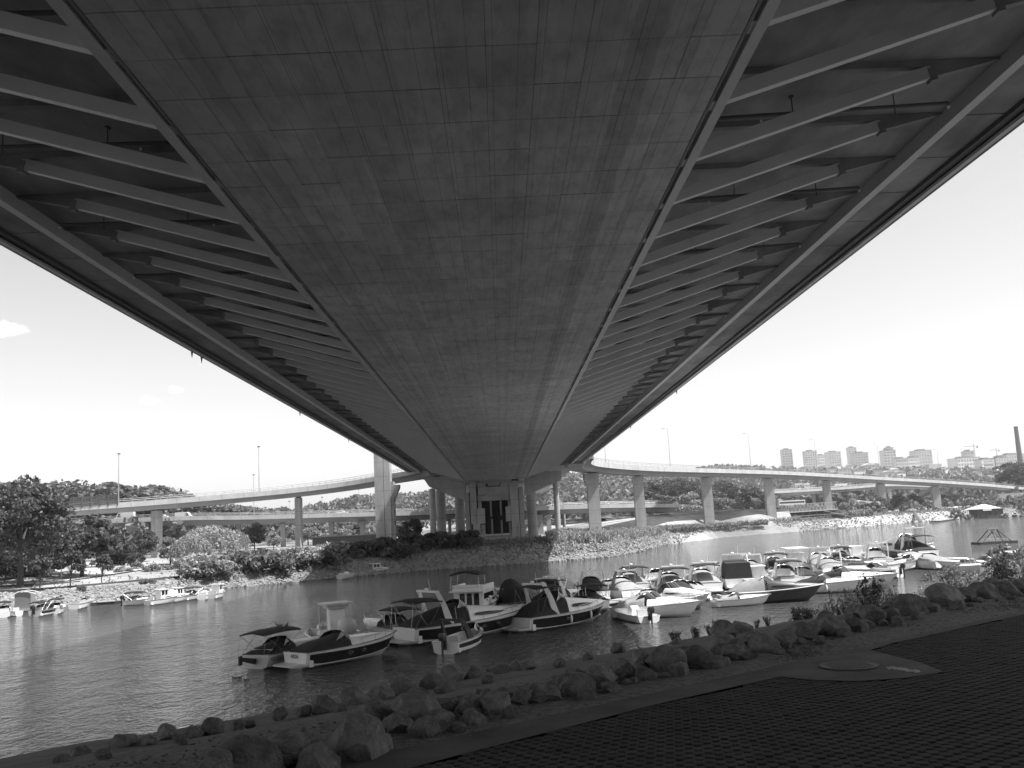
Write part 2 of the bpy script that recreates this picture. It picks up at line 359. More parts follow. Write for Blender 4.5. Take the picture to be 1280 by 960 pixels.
# pavers: round topped studs in a square grid
SP=.098
def stud():
    b=MB(); n=12; rings=[]
    for r,z in ((.0505,-.03),(.0505,-.006),(.044,0)):
        rings.append([(r*(1+.04*math.cos(4*2*PI*i/n))*math.cos(2*PI*i/n),r*(1+.04*math.cos(4*2*PI*i/n))*math.sin(2*PI*i/n),z) for i in range(n)])
    return b.loft(rings)
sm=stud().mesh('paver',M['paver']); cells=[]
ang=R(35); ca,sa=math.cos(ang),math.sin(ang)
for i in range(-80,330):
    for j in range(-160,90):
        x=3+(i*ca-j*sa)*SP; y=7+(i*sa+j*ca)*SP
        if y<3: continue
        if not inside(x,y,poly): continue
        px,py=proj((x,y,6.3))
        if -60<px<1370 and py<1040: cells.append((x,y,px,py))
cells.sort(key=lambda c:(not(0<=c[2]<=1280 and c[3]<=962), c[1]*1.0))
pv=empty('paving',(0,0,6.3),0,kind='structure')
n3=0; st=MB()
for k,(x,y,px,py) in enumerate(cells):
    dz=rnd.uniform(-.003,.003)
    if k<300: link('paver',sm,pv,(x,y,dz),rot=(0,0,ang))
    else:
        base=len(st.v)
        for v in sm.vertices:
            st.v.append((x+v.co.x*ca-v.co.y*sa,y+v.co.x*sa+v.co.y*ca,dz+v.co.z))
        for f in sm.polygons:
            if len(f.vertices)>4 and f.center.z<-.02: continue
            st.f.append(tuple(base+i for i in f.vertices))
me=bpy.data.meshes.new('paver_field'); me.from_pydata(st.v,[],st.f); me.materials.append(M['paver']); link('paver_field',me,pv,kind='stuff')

# far terrain: radial sheet following the shoreline
SH=[(-900,900),(-300,812),(0,762),(80,757),(150,749),(220,741),(290,734),(395,725),(427,722),(505,715),(560,711),(600,708),(675,703),(755,697),(800,689),(822,683),(837,680),(912,670),(987,665),(1035,661),(1062,659),(1152,652),(1280,644),(1500,632),(2000,604)]
CR=[(-900,650),(0,628),(130,632),(200,638),(290,652),(330,655),(380,652),(400,645),(450,634),(530,629),(600,618),(690,605),(870,598),(900,592),(980,592),(1100,592),(1280,594),(2000,580)]   # skyline of the ground
CD=[(-900,700),(0,600),(200,600),(450,850),(600,1000),(900,1150),(1000,1700),(1280,1700),(2000,1700)]
HB=[(-900,2.0),(250,2.0),(420,3.0),(560,3.7),(700,3.9),(760,3.2),(900,3.0),(1100,4.0),(2000,4)]
def itp(T,x):
    for (a,p),(b,q) in zip(T,T[1:]):
        if x<=b: return p+(q-p)*max(0,(x-a))/(b-a)
    return T[-1][1]
def shoreD(px):
    py=itp(SH,px); py=max(py,hor(px)+7); p=gz(px,py,0); return math.hypot(p.x,p.y)
def dirpx(px):
    d=ray(px,hor(px)); return Vector((d.x,d.y,0)).normalized()
def profile(px):
    D=shoreD(px); hb=itp(HB,px); cd=itp(CD,px); d=dirpx(px)
    # height of crest
    zc=CZ+(hor(px)-itp(CR,px))*cd*abs(d.y)/FPX
    base=max(D+220,450)
    return [(D-14,-3),(D-1.5,-.4),(D,0.05),(D+1.5,.6),(D+5,hb*.8),(D+8,hb),(D+18,hb+.35),(D+45,4.0 if hb<3.5 else 4.3),(D+110,4.8),(base,5.2),(base+(cd-base)*.35,5.2+(zc-5.2)*.30),(base+(cd-base)*.7,5.2+(zc-5.2)*.72),(cd,zc),(cd+400,zc*.9),(3300,zc*.6)]
def far_z(px,r):
    P=profile(px)
    for (a,za),(b,zb) in zip(P,P[1:]):
        if r<=b: return za+(zb-za)*max(0,(r-a))/(b-a)
    return P[-1][1]
def far_pt(px,r):
    d=dirpx(px); return Vector((d.x*r,d.y*r,far_z(px,r)))
pxs=list(range(-900,2001,12)); vs=[];fs=[]
rr=None
for px in pxs:
    P=profile(px); d=dirpx(px); rs=[]
    for (a,za),(b,zb) in zip(P,P[1:]): rs+= [a,(a+b)/2] if b-a>3 else [a]
    rs.append(P[-1][0])
    if rr is None: rr=len(rs)
    rs=(rs+[rs[-1]+50]*50)[:rr+6]
    for r in rs:
        z=far_z(px,r); 
        if z>.8: z+=.12*math.sin(r*.7+px)*1
        vs.append((d.x*r,d.y*r,z))
w=rr+6
for i in range(len(pxs)-1):
    for j in range(w-1): fs.append((i*w+j,(i+1)*w+j,(i+1)*w+j+1,i*w+j+1))
MB().add(vs,fs).build('terrain',M['land'],smooth=True,kind='structure')
# pale path on the left bank
def ribbon(pts,wid,name,m,dz=.06,**k):
    vs=[];fs=[]
    for i,p in enumerate(pts):
        a=pts[max(i-1,0)];b=pts[min(i+1,len(pts)-1)]; d=(b-a); d.z=0; d.normalize(); n=Vector((-d.y,d.x,0))
        for s in (-1,1): vs.append(p+n*(wid/2*s)+Vector((0,0,dz)))
    for i in range(len(pts)-1): fs.append((2*i,2*i+1,2*i+3,2*i+2))
    return MB().add(vs,fs).build(name,m,kind='structure',**k)
ribbon([far_pt(px,shoreD(px)+22+max(0,(px-60))*.10) for px in range(-400,330,8)],3.0,'path',M['path'],.12)

# ================================================================== MAIN BRIDGE
XC=-1.10; Z0=19.7; Y1=243.0; YB=-90.0
br=empty('main_bridge',(XC,0,0),0,'wide concrete deck overhead on diagonal steel struts, running away over the river','bridge')
# soffit panels, the near ones each on their own
SW=7.62; NX=12; pw=2*SW/NX; PL=2.19; gap=.018
pm=MB().box(-pw/2+gap*.3,pw/2-gap*.3,-PL/2+gap/2,PL/2-gap/2,0,.10).mesh('soffit_panel',M['soffit'])
y=13.0; k=0
while y<56:
    for i in range(NX): link('soffit_panel',pm,br,(-SW+pw*(i+.5),y+PL/2,Z0+rnd.uniform(-.006,.006)))
    y+=PL
yn=y
b=MB()
while y<Y1-1:
    for i in range(NX):
        b.box(-SW+pw*i+gap/2,-SW+pw*(i+1)-gap/2,y+gap/2,y+PL-gap/2,Z0+rnd.uniform(-.006,.006),Z0+.1)
    y+=PL
b.build('soffit_panel_field',M['soffit'],br,kind='stuff')
MB().box(-SW,SW,YB,13.0,Z0,Z0+.3).build('soffit_slab',M['soffit'],br)
# box girder body with slightly sloping webs, above the panels
MB().prism([(-SW,Z0+.06),(SW,Z0+.06),(SW+.02,Z0+3.35),(-SW-.02,Z0+3.35)],YB,Y1).build('box_girder',M['gap'],br)
for s in (-1,1):
    MB().box(*sorted((s*(SW+.03),s*(SW+.12))),YB,Y1,Z0+.02,Z0+3.3).build('web',M['slab'],br)
SLZ=23.0
MB().box(-22.0,22.0,YB,Y1,SLZ,SLZ+.45).build('deck_slab',M['slab'],br)
for s in (-1,1):
    x0,x1=sorted((s*7.86,s*8.16)); MB().box(x0,x1,YB,Y1,Z0-.02,Z0+.30).build('edge_tie',M['steel'],br)
    x0,x1=sorted((s*18.95,s*19.32)); MB().box(x0,x1,YB,Y1,SLZ-.62,SLZ+.01).build('longitudinal_beam',M['steel'],br)
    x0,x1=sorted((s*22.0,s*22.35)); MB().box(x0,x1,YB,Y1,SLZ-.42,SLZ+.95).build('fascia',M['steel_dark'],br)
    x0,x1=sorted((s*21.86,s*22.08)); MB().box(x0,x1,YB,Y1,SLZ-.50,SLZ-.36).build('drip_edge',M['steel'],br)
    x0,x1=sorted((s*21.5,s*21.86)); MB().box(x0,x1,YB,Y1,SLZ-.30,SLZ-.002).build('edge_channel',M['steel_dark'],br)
MB().box(-21.5,21.5,YB,Y1,SLZ+.46,SLZ+.55).build('road_surface',M['asphalt'],br)
b=MB()
for s in (-1,1):
    for i in range(0,170):
        yy=YB+1+i*1.97; b.box(s*22.15-.04,s*22.15+.04,yy-.04,yy+.04,SLZ+.9,SLZ+2.0)
    b.box(s*22.15-.05,s*22.15+.05,YB,Y1,SLZ+1.95,SLZ+2.04)
b.build('railing',M['rail'],br)
SP4=4.375; YS=21.55
def strut_m(s):
    b=MB(); b.beam((s*7.95,0,Z0+.28),(s*16.55,0,22.60),.30,.44); return b.mesh('strut',M['steel'])
def gus_m(s):
    b=MB()
    p=[(s*16.62,22.40),(s*18.98,22.93),(s*18.98,SLZ-.01),(s*16.35,SLZ-.01),(s*16.5,22.75)]
    b.prism(p,-.13,.13); b.beam((s*16.42,0,22.45),(s*16.66,0,22.50),.36,.47); return b.mesh('gusset',M['slab'])
def rib_m(s):
    return MB().box(*sorted((s*7.8,s*16.5)),-.16,.16,SLZ-.24,SLZ-.003).mesh('cross_rib',M['slab'])
def brk_m(s):
    return MB().box(*sorted((s*7.60,s*7.88)),-.30,.30,Z0+.05,Z0+.26).mesh('bracket',M['steel'])
def wk_m(s):
    return MB().box(*sorted((s*19.34,s*21.48)),-SP4/2+.05,SP4/2-.05,SLZ-.12,SLZ-.004).mesh('walkway_panel',M['slab'])
def pipe(s,y):
    z=SLZ-.75; x0,x1=s*8.3,s*18.2
    o=MB().tube([(x0,0,z),(x1,0,z+.22)],.075,8).build('drain_pipe',M['steel_dark'],br,loc=(0,y,0))
    for f in (.14,.42,.80):
        x=x0+(x1-x0)*f; h=MB().tube([(x,0,z-.1),(x,0,SLZ-.02)],.022,5).box(x-.05,x+.05,-.12,.12,SLZ-.06,SLZ-.01).build('hanger',M['steel_dark'],o)
    x=x0+(x1-x0)*.30; MB().ell((x,0,z-.14),.05,.05,.06,6,4).build('pipe_cap',M['lampw'],o)
    x=x1; MB().ell((x,0,z+.08),.06,.06,.07,6,4).build('pipe_cap',M['lampw'],o)
PS={}
for s in (-1,1): PS[s]=(strut_m(s),gus_m(s),rib_m(s),brk_m(s),wk_m(s))
for s in (-1,1):
    for k in range(-3,51):
        y=YS+k*SP4
        if y>Y1-1: break
        st_=link('strut',PS[s][0],br,(0,y,0)); link('gusset',PS[s][1],st_); 
        link('bracket',PS[s][3],st_)
        link('cross_rib',PS[s][2],br,(0,y,0)); link('walkway_panel',PS[s][4],br,(0,y+SP4/2,0))
        if k%2==0 and k<34: pipe(s,y+SP4*.52)
# little drip spouts hanging off the west edge
for (px,py) in [(252,452),(240,446),(375,518),(436,551)]:
    p=gy(px,py,1); X=-22.2+XC; d=ray(px,py); Y=d.y*(X/d.x)
    MB().lathe([(.10,0),(.07,-.25),(.02,-.55)],c=(-22.2,Y,SLZ-.4),n=6).build('drip_spout',M['steel_dark'],br)
for (px,py) in [(845,480),(788,527)]:
    X=22.2+XC; d=ray(px,py); Y=d.y*(X/d.x)
    MB().lathe([(.10,0),(.07,-.25),(.02,-.55)],c=(22.2,Y,SLZ-.4),n=6).build('drip_spout',M['steel_dark'],br)
# continuation of the deck beyond the river pier
b2=empty('rear_viaduct',(XC,0,0),0,'concrete viaduct deck continuing behind the central pier under the big bridge','bridge')
MB().prism([(-6,20.2),(6,20.2),(10.5,22.2),(21.9,22.9),(21.9,24.0),(-21.9,24.0),(-21.9,22.9),(-10.5,22.2)],Y1+.6,470).build('deck',M['ramp'],b2)
# ------------------------------------------------------------------ central pier at the far bank
def zp(x,y): return gy(560+x/6.4,580+y/6.4,Y1)     # helper: detail coordinates on the pier plane
cp=empty('bridge_pier',(zp(370,560).x,Y1,3.6),0,'massive stepped portal pier carrying the end of the big deck','bridge pier')
c0=Vector((zp(370,560).x,Y1,3.6))
def pbox(name,x0,x1,y0,y1,d0,d1,m=M['pier'],parent=cp,base=c0,grp=None):
    ps=[zp(x0,y0),zp(x1,y0),zp(x0,y1),zp(x1,y1)]
    X0=(ps[0].x+ps[2].x)/2-base.x; X1=(ps[1].x+ps[3].x)/2-base.x; Zt=(ps[0].z+ps[1].z)/2-base.z; Zb=(ps[2].z+ps[3].z)/2-base.z
    return MB().box(X0,X1,d0,d1,Zb,Zt).build(name,m,parent)
pbox('outer_column',140,176,230,650,.3,5); pbox('outer_column',575,612,180,615,.3,5); pbox('back_panel',150,600,152,650,1.6,5,M['gap']) if False else None
pbox('painted_recess_shade',172,182,226,640,.9,4,M['gap']); pbox('painted_recess_shade',568,578,190,600,.9,4,M['gap']); pbox('painted_recess_shade',232,242,176,560,.9,4,M['gap']); pbox('painted_recess_shade',496,504,176,560,.9,4,M['gap']); pbox('painted_recess_shade',300,424,152,182,.3,4,M['gap'])  # near-black boxes paint the shade of slots between the columns
pbox('column',181,233,150,640,-.35,5); pbox('column',503,569,150,610,-.35,5)
pbox('lintel',241,304,152,246,.15,5); pbox('lintel',420,497,152,246,.15,5); pbox('lintel',304,420,181,246,.152,5); pbox('lintel_step',236,502,246,292,.5,5)
pbox('inner_column',244,272,290,560,.5,4.5); pbox('inner_column',484,502,290,560,.5,4.5)
pbox('ledge_block',234,296,356,478,-.75,2.0); pbox('ledge_block',462,502,340,458,-.75,2.0); pbox('shadow_gap',240,300,478,486,-.3,2,M['gap']); pbox('shadow_gap',462,502,458,466,-.3,2,M['gap'])  # dark strips painted as shade under the ledge blocks
pbox('painted_recess_shade',190,204,480,600,-.38,1,M['gap']); pbox('buttress',205,262,478,645,-.9,1.5); pbox('buttress',270,298,470,590,.1,1.5)  # dark panel on the column painted as a shaded slot
pbox('buttress',512,556,455,590,-.4,1.5); pbox('buttress',563,577,455,590,-.6,1.0)
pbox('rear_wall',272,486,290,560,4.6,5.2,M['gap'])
pbox('slender_post',335,350,292,420,2,2.6); pbox('slender_post',415,430,292,410,2,2.6); pbox('slender_post',346,360,440,560,2,2.6); pbox('slender_post',424,438,450,560,2,2.6)
pbox('bearing_block',130,250,133,150,.2,4.6); pbox('bearing_block',500,605,133,150,.2,4.6); pbox('bearing_block',318,410,150,172,-.1,3)
pbox('bearing',160,215,126,134,.4,3,M['steel_dark']); pbox('bearing',510,565,118,134,.4,3,M['steel_dark'])
pbox('footing',120,640,640,700,-1.2,6.5)
# tapering cross beams that carry the joining ramps
def cbeam(pts,label):
    ps=[zp(*p) for p in pts]; base=Vector((ps[0].x,Y1+1.6,ps[0].z))
    e=empty('cross_beam',base,0,label,'cross beam','cross beams at the central pier')
    MB().prism([(p.x-base.x,p.z-base.z) for p in ps],-1.3,2.2).build('beam_body',M['pier'],e)
def z2(x,y): px,py=455+x/7.387,565+y/7.387; return ((px-560)*6.4,(py-580)*6.4)
cbeam([z2(935,292),z2(600,215),z2(560,262),z2(600,320),z2(760,385),z2(935,445)],'tapering concrete cross beam reaching left from the central pier')
cbeam([(612,255),(612,110),(700,62),(905,52),(905,128)],'tapering concrete cross beam reaching right from the central pier')
# ------------------------------------------------------------------ round and square columns behind
def column(px0,px1,pyt,pyb,Y,label,name='round_column',rnd_=True,group='columns behind the central pier',flare=0,m=None,slant=0):
    a=gy(px0,(pyt+pyb)/2,Y); c=gy(px1,(pyt+pyb)/2,Y); r=(c.x-a.x)/2; X=(a.x+c.x)/2; zt=gy((px0+px1)/2,pyt,Y).z; zb=min(gy((px0+px1)/2,pyb,Y).z,5.5)-1.2
    e=empty(name,(X,Y,zb),0,label,'bridge column',group)
    h=zt-zb
    if rnd_: MB().lathe([(r,0),(r,h)],n=20).build('shaft',m or M['pier'],e,smooth=True)
    else:
        MB().loft([[(-r,-r*.8,0),(r,-r*.8,0),(r,r*.8,0),(-r,r*.8,0)],[(-r*.93,-r*.75,h),(r*.93,-r*.75,h),(r*.93,r*.75,h),(-r*.93,r*.75,h)]]).build('shaft',m or M['pier'],e)
    if flare:
        MB().loft([[(-r,-r*.82,h-2.6),(r,-r*.82,h-2.6),(r,r*.82,h-2.6),(-r,r*.82,h-2.6)],[(-r*flare,-r*.9,h-1.2),(r*flare,-r*.9,h-1.2),(r*flare,r*.9,h-1.2),(-r*flare,r*.9,h-1.2)],[(-r*flare,-r*.9,h),(r*flare,-r*.9,h),(r*flare,r*.9,h),(-r*flare,r*.9,h)]]).build('pier_head',m or M['pier'],e)
    MB().box(-r*.5,r*.5,-r*.5,r*.5,h,h+.35).build('bearing',M['steel_dark'],e)
    return e
column(545.5,557,614,670,262,'thick round column with pour joints left of the central pier')
column(537,545,612,668,285,'slimmer round column in shade, second from the left of the central pier')
column(569,581,618,669,268,'thick round column hard against the central pier on its left side')
column(658.5,671,612,665,266,'thick round column just right of the central pier')
column(692.5,699.5,602,660,290,'slim round column half sunlit, right of the pier beside the sandy patch')
column(703,707,640,659,330,'short pale post column far behind the sunlit patch')
for px in (520,): column(px,px+6,650,672,300,'squat round column under the lower road, left of the shaded columns')
for (a,c,l) in [(672,679,'pale square column in the gap right of the central pier'),(683,689,'narrow sunlit square column right of the gap'),(560,564,'thin square column left of the portal pier, mostly in shade')]:
    column(a,c,643,664,310,l,'square_column',False)
# tall pylon left of the deck
P0=gy(480,680,236); pyl=empty('tall_pylon',(P0.x,236,3),0,'tall grooved square pylon standing left of the deck end, graffiti at its foot','bridge pylon')
def py_(x,y): return gy(455+x/7.387,565+y/7.387,236)
xL=(py_(100,400).x+py_(105,600).x)/2-P0.x; xM=py_(187,500).x-P0.x; xR=py_(247,500).x-P0.x; zt=27.0
MB().box(xL,xM-.06,0,4.5,0,zt).build('shaft',M['pier'],pyl); MB().box(xM+.06,xR,0.1,4.5,0,zt).build('shaft',M['pier'],pyl); MB().box(xM-.06,xM+.06,.15,4.4,0,zt).build('groove',M['gap'],pyl)
zz=lambda y: py_(280,y).z-3
x1=py_(275,500).x-P0.x
MB().box(xR,x1,.8,4.2,0,zz(270)).build('side_rib',M['pier'],pyl)
MB().prism([(xR,zz(300)),(py_(322,310).x-P0.x,zz(302)),(py_(320,330).x-P0.x,zz(330)),(py_(285,420).x-P0.x,zz(415)),(xR,zz(440))],.9,4.0).build('corbel',M['pier'],pyl)
for yy in (440,545,655): MB().box(x1-.02,x1+.25,1,1.6,zz(yy+22),zz(yy-22)).build('junction_box',M['steel_dark'],pyl)
# graffiti: plain scribbled bands at the foot
gm=M['parapet']; g=MB()
for i in range(14):
    a=(xL+.4+rnd.uniform(0,1)*(xM-xL-.8),-.012,.6+rnd.uniform(0,2.2)); c=(a[0]+rnd.uniform(-.5,.5),-.012,a[2]+rnd.uniform(-.5,.5)); g.beam(a,c,.02,.09)
g.build('graffiti',gm,pyl)
# ------------------------------------------------------------------ ramps
def cr(pts,n=8):
    o=[]
    for i in range(len(pts)-1):
        p0=pts[max(i-1,0)];p1=pts[i];p2=pts[i+1];p3=pts[min(i+2,len(pts)-1)]
        for k in range(n):
            t=k/n; o.append(.5*((2*p1)+(p2-p0)*t+(2*p0-5*p1+4*p2-p3)*t*t+(3*p1-p0-3*p2+p3)*t**3))
    o.append(pts[-1]); return o
def ramp(path,label,wid=9.5,th=1.9,name='ramp_bridge',para=.95,group=None,fasc=.75,rail=True,m=None,side=0):
    pts=cr([Vector(p) for p in path]); base=pts[len(pts)//2].copy()
    e=empty(name,base,0,label,'elevated road',group)
    prof=[(-.24,0),(.24,0),(.28,th*.62),(.5,th*.85),(.5,th*.85+.02)]
    sec=[(-wid*.24,0),(wid*.24,0),(wid*.30,th*.6),(wid*.49,th*.85),(wid*.49,th+.1),(-wid*.49,th+.1),(-wid*.49,th*.85),(-wid*.30,th*.6)]
    fL=[(wid*.49+.0,th-.45),(wid*.5+.22,th-.45),(wid*.5+.22,th+para),(wid*.5-.05,th+para),(wid*.49,th+.1)]
    def ring(i,sc,fl=1):
        p=pts[i]; d=(pts[min(i+1,len(pts)-1)]-pts[max(i-1,0)]); d.z=0; d.normalize(); n=Vector((d.y,-d.x,0))
        return [p-base+n*(x*fl+side*wid/2)+Vector((0,0,z)) for x,z in sc]
    MB().loft([ring(i,sec) for i in range(len(pts))]).build('deck',m or M['ramp'],e,smooth=True)
    for fl in (1,-1): MB().loft([ring(i,fL,fl) for i in range(len(pts))]).build('parapet',M['parapet'],e,smooth=True)
    rd=[(-wid*.48,th+.105),(wid*.48,th+.105),(wid*.48,th+.16),(-wid*.48,th+.16)]
    MB().loft([ring(i,rd) for i in range(len(pts))]).build('road_surface',M['asphalt'],e)
    if rail:
        for fl in (1,-1):
            b=MB(); tp=[]; acc=0
            for i in range(len(pts)):
                q=ring(i,[(wid*.5+.08,th+para),(wid*.5+.08,th+para+.85)],fl); tp.append(q[1])
                if i:
                    L=(q[1]-prev[1]).length; nn=max(1,int(L/2.2))
                    for k in range(nn):
                        t=k/nn; a=prev[0].lerp(q[0],t); c=prev[1].lerp(q[1],t); b.beam(a,c,.07,.07)
                prev=q
            b.tube(tp,.06,4); b.tube([p-Vector((0,0,.42)) for p in tp],.04,4); b.build('guard_rail',M['rail'],e)
    return e,pts
RP=[(733,591,262),(797,594.5,282),(882,596,330),(960,597.5,372),(1032,600.5,410),(1100,604,445),(1168,607.5,480),(1236,612,515),(1300,618,545)]
def pz(px,py,Y): return gy(px,py,Y)
rightpath=[(12,196,20.9),(16.8,222,21.0),(20.5,243,21.1)]+[pz(a,c,Y) for a,c,Y in RP]
rpts=[pz(a,c,Y) for a,c,Y in RP]
rightpath=[Vector((19.2,236,22.2)),Vector((20.0,250,21.7))]+[rpts[0]+Vector((1.5,0,0))]+rpts[1:]
ramp(rightpath,'long concrete ramp curving off the deck end to the right on tall square piers',wid=8.5,th=1.5,para=.95)
lab=['flared head pier with graffiti at the foot, first under the right hand ramp','square pier under the right hand ramp, next after the flared one','square pier of the right hand ramp rising from the grassy embankment','square pier of the right hand ramp beside the steel truss bridge','square pier of the right hand ramp behind the bushy tree by the truss','square pier of the right hand ramp between dark trees near parked cars','last square pier of the right hand ramp before its abutment']
PW=[(722.5,738,601,665),(789.5,802.5,602,660),(877.5,890,603,658),(954.5,966,604,647),(1028,1037,606,644),(1095.5,1105.5,609,640),(1163,1173,613,636)]
for i,(a,c,t,bq) in enumerate(PW):
    Y=RP[i][2]; X=rpts[i]
    w=(gy(c,640,Y)-gy(a,640,Y)).x; e=empty('ramp_pier',(X.x+(1.5 if i==0 else .0),Y,1.5),0,lab[i],'bridge pier','piers of the right hand ramp'); h=X.z-1.5-.25
    r=w/2*.92
    MB().loft([[(-r*1.08,-r*.8,0),(r*1.08,-r*.8,0),(r*1.08,r*.8,0),(-r*1.08,r*.8,0)],[(-r,-r*.75,h),(r,-r*.75,h),(r,r*.75,h),(-r,r*.75,h)]]).build('shaft',M['pier'],e)
    if i==0:
        MB().loft([[(-r*1.02,-r*.82,h-3.4),(r*1.02,-r*.82,h-3.4),(r*1.02,r*.82,h-3.4),(-r*1.02,r*.82,h-3.4)],[(-r*1.5,-r*.95,h-1.8),(r*1.1,-r*.95,h-1.8),(r*1.1,r*.95,h-1.8),(-r*1.5,r*.95,h-1.8)],[(-r*1.5,-r*.95,h),(r*1.1,-r*.95,h),(r*1.1,r*.95,h),(-r*1.5,r*.95,h)]]).build('pier_head',M['pier'],e)
        g=MB()
        for q in range(16):
            x=rnd.uniform(-r*.8,r*.6); z=rnd.uniform(3.4,5.2); g.beam((x,-r*.83,z),(x+rnd.uniform(-.4,.4),-r*.83,z+rnd.uniform(-.4,.4)),.02,.1)
        g.build('graffiti',M['steel_dark'],e)
    MB().box(-r*.6,r*.6,-r*.5,r*.5,h,h+.27).build('bearing',M['steel_dark'],e)
# abutment at the right end
p=gy(1250,616,520); MB().prism([(-8,-12),(60,-14),(60,1.0),(-6,.6)],-4,4).build('ramp_abutment',M['pier'],loc=(p.x,518,p.z-1.2),label='sloping concrete abutment wall where the right hand ramp lands',cat='abutment')
# left upper ramp
LP=[(-160,668,225),(-30,654,228),(75,646,232),(196,637,238),(290,629,244),(373,621,250),(440,612.5,252),(500,603,250),(536,597,246)]
lpts=[pz(*a) for a in LP]
ramp(lpts+[Vector((-16,241.5,21.6))],'curving concrete ramp climbing from the left bank to the deck end',wid=8.0,th=1.45,para=.75)
for (px,wp,l,lb) in [(196,12,3,'broad square pier of the left hand ramp among dark trees'),(373,8.5,5,'slim sunlit square pier of the left hand ramp in the meadow')]:
    X=lpts[l]; Y=LP[l][2]; w=wp*Y/FPX/2; zb=far_z(px,math.hypot(X.x,Y))-.6
    e=empty('ramp_pier',(X.x,Y,zb),R(-25),lb,'bridge pier','piers of the left hand ramp'); h=X.z-zb-.3
    MB().box(-w*.88,-.04,-w*.7,w*.7,0,h).box(.04,w*.88,-w*.7,w*.7,0,h).build('shaft',M['pier'],e); MB().box(-.04,.04,-w*.62,w*.62,0,h-.02).build('groove',M['gap'],e)
    MB().box(-w*.6,w*.6,-w*.5,w*.5,h,h+.3).build('bearing',M['steel_dark'],e)
# lower road viaduct behind
LR=[(-160,686,300),(0,671,300),(135,661,300),(240,656.5,300),(320,655.5,302),(430,652.5,306),(540,649.5,310),(640,645.5,315),(740,641.5,320),(835,640.5,330)]
lr=[pz(*a) for a in LR]
ramp(lr,'level road viaduct low behind the ramps and the central pier',wid=16,th=1.9,para=.8,name='road_viaduct')
for i,(a,c) in enumerate([(76,82),(177,183),(296,301),(351,356.5),(411.5,417),(450,456)]):
    Y=300+3*(i>3); t=[L for L in lr]; px=(a+c)/2; zt=gy(px,itp([(q[0],q[1]) for q in LR],px),Y).z; X=gy(px,660,Y).x; w=(c-a)*Y/FPX/2; zb=far_z(px,math.hypot(X,Y))-.6
    where=['behind the big left tree','between the two dark leafy trees','behind the weeping willow','beside the dark round bush','in front of the low shed','next to the tall pylon'][i]
    e=empty('viaduct_pier',(X,Y,zb),0,'square pier of the low viaduct '+where,'bridge pier','piers of the low viaduct')
    MB().box(-w,w,-w*.8,w*.8,0,zt-zb-.25).build('shaft',M['ramp'],e); MB().box(-w*1.2,w*1.2,-w*2,w*2,zt-zb-.25,zt-zb-.003).build('pier_cap',M['ramp'],e)
# low shed under the left ramp
p=gy(440,677,296)
e=empty('low_shed',(p.x,290,far_z(440,math.hypot(p.x,290))-.1),0,'long low dark shed under the viaduct beyond the slim pier','shed')
MB().box(-11,11,0,4,0,2.6).build('wall',M['cabin'],e); MB().prism([(-11.5,2.6),(11.5,2.6),(11.5,2.85),(-11.5,2.85)],-.5,4.5).build('roof',M['steel_dark'],e)
# far second overpass on the right
R2=[(860,626,520),(900,623,540),(965,620.5,560),(1040,616,580),(1104,611.5,600),(1163,613,620),(1240,614,650),(1330,622,690)]
ramp([pz(*a) for a in R2],'second overpass further back, seen beneath the long right hand ramp',wid=14,th=2.0,para=1.0)
for (px,lb) in [(1017,'slim pier of the rear overpass behind the truss bridge'),(1112,'slim pier of the rear overpass behind the dark bushes'),(925,'slim pier of the rear overpass behind the embankment')]:
    Y=575; X=gy(px,620,Y); zt=gy(px,itp([(q[0],q[1]) for q in R2],px),Y).z
    e=empty('overpass_pier',(X.x,Y,2),0,lb,'bridge pier','piers of the rear overpass'); MB().box(-.9,.9,-.9,.9,0,zt-2-.2).build('shaft',M['ramp'],e); MB().box(-1.4,1.4,-1.4,1.4,zt-2.2,zt-2.003).build('pier_cap',M['ramp'],e)
# road embankment: grassy slope between the ramp piers with the roadside wall on top
emb=[(800,640),(840,636),(980,636),(1100,634)]
A=[gy(700,660,300),gy(770,650,312),gy(835,641.5,330),gy(900,636.8,365),gy(985,636.0,395)]
vs=[];fs=[]
lo=[gy(690,666,275),gy(765,664,275),gy(835,661,295),gy(900,657,340),gy(990,650,368)]
for a,l in zip(A,lo):
    vs+=[l+Vector((-1,-14,-6)),l+(a-l)*.5+Vector((0,0,.1)),a,a+Vector((0,16,0)),a+Vector((0,30,-5))]
for i in range(4):
    for j in range(4): fs.append((i*5+j,(i+1)*5+j,(i+1)*5+j+1,i*5+j+1))
MB().add(vs,fs).build('embankment',M['land'],smooth=True,kind='structure')
ribbon([v+Vector((0,-.4,.1)) for v in [gy(690,664.5,285),gy(770,652.5,306),gy(835,645.5,324),gy(900,639.5,359),gy(930,636.6,375)]],.9,'kerb_path',M['parapet'],.12)
# lane on the far side, on top
ribbon([a+Vector((0,5,0)) for a in A[2:]]+[gy(1060,634,425)+Vector((0,5,0))],7,'road',M['asphalt'],.08)
b=MB()
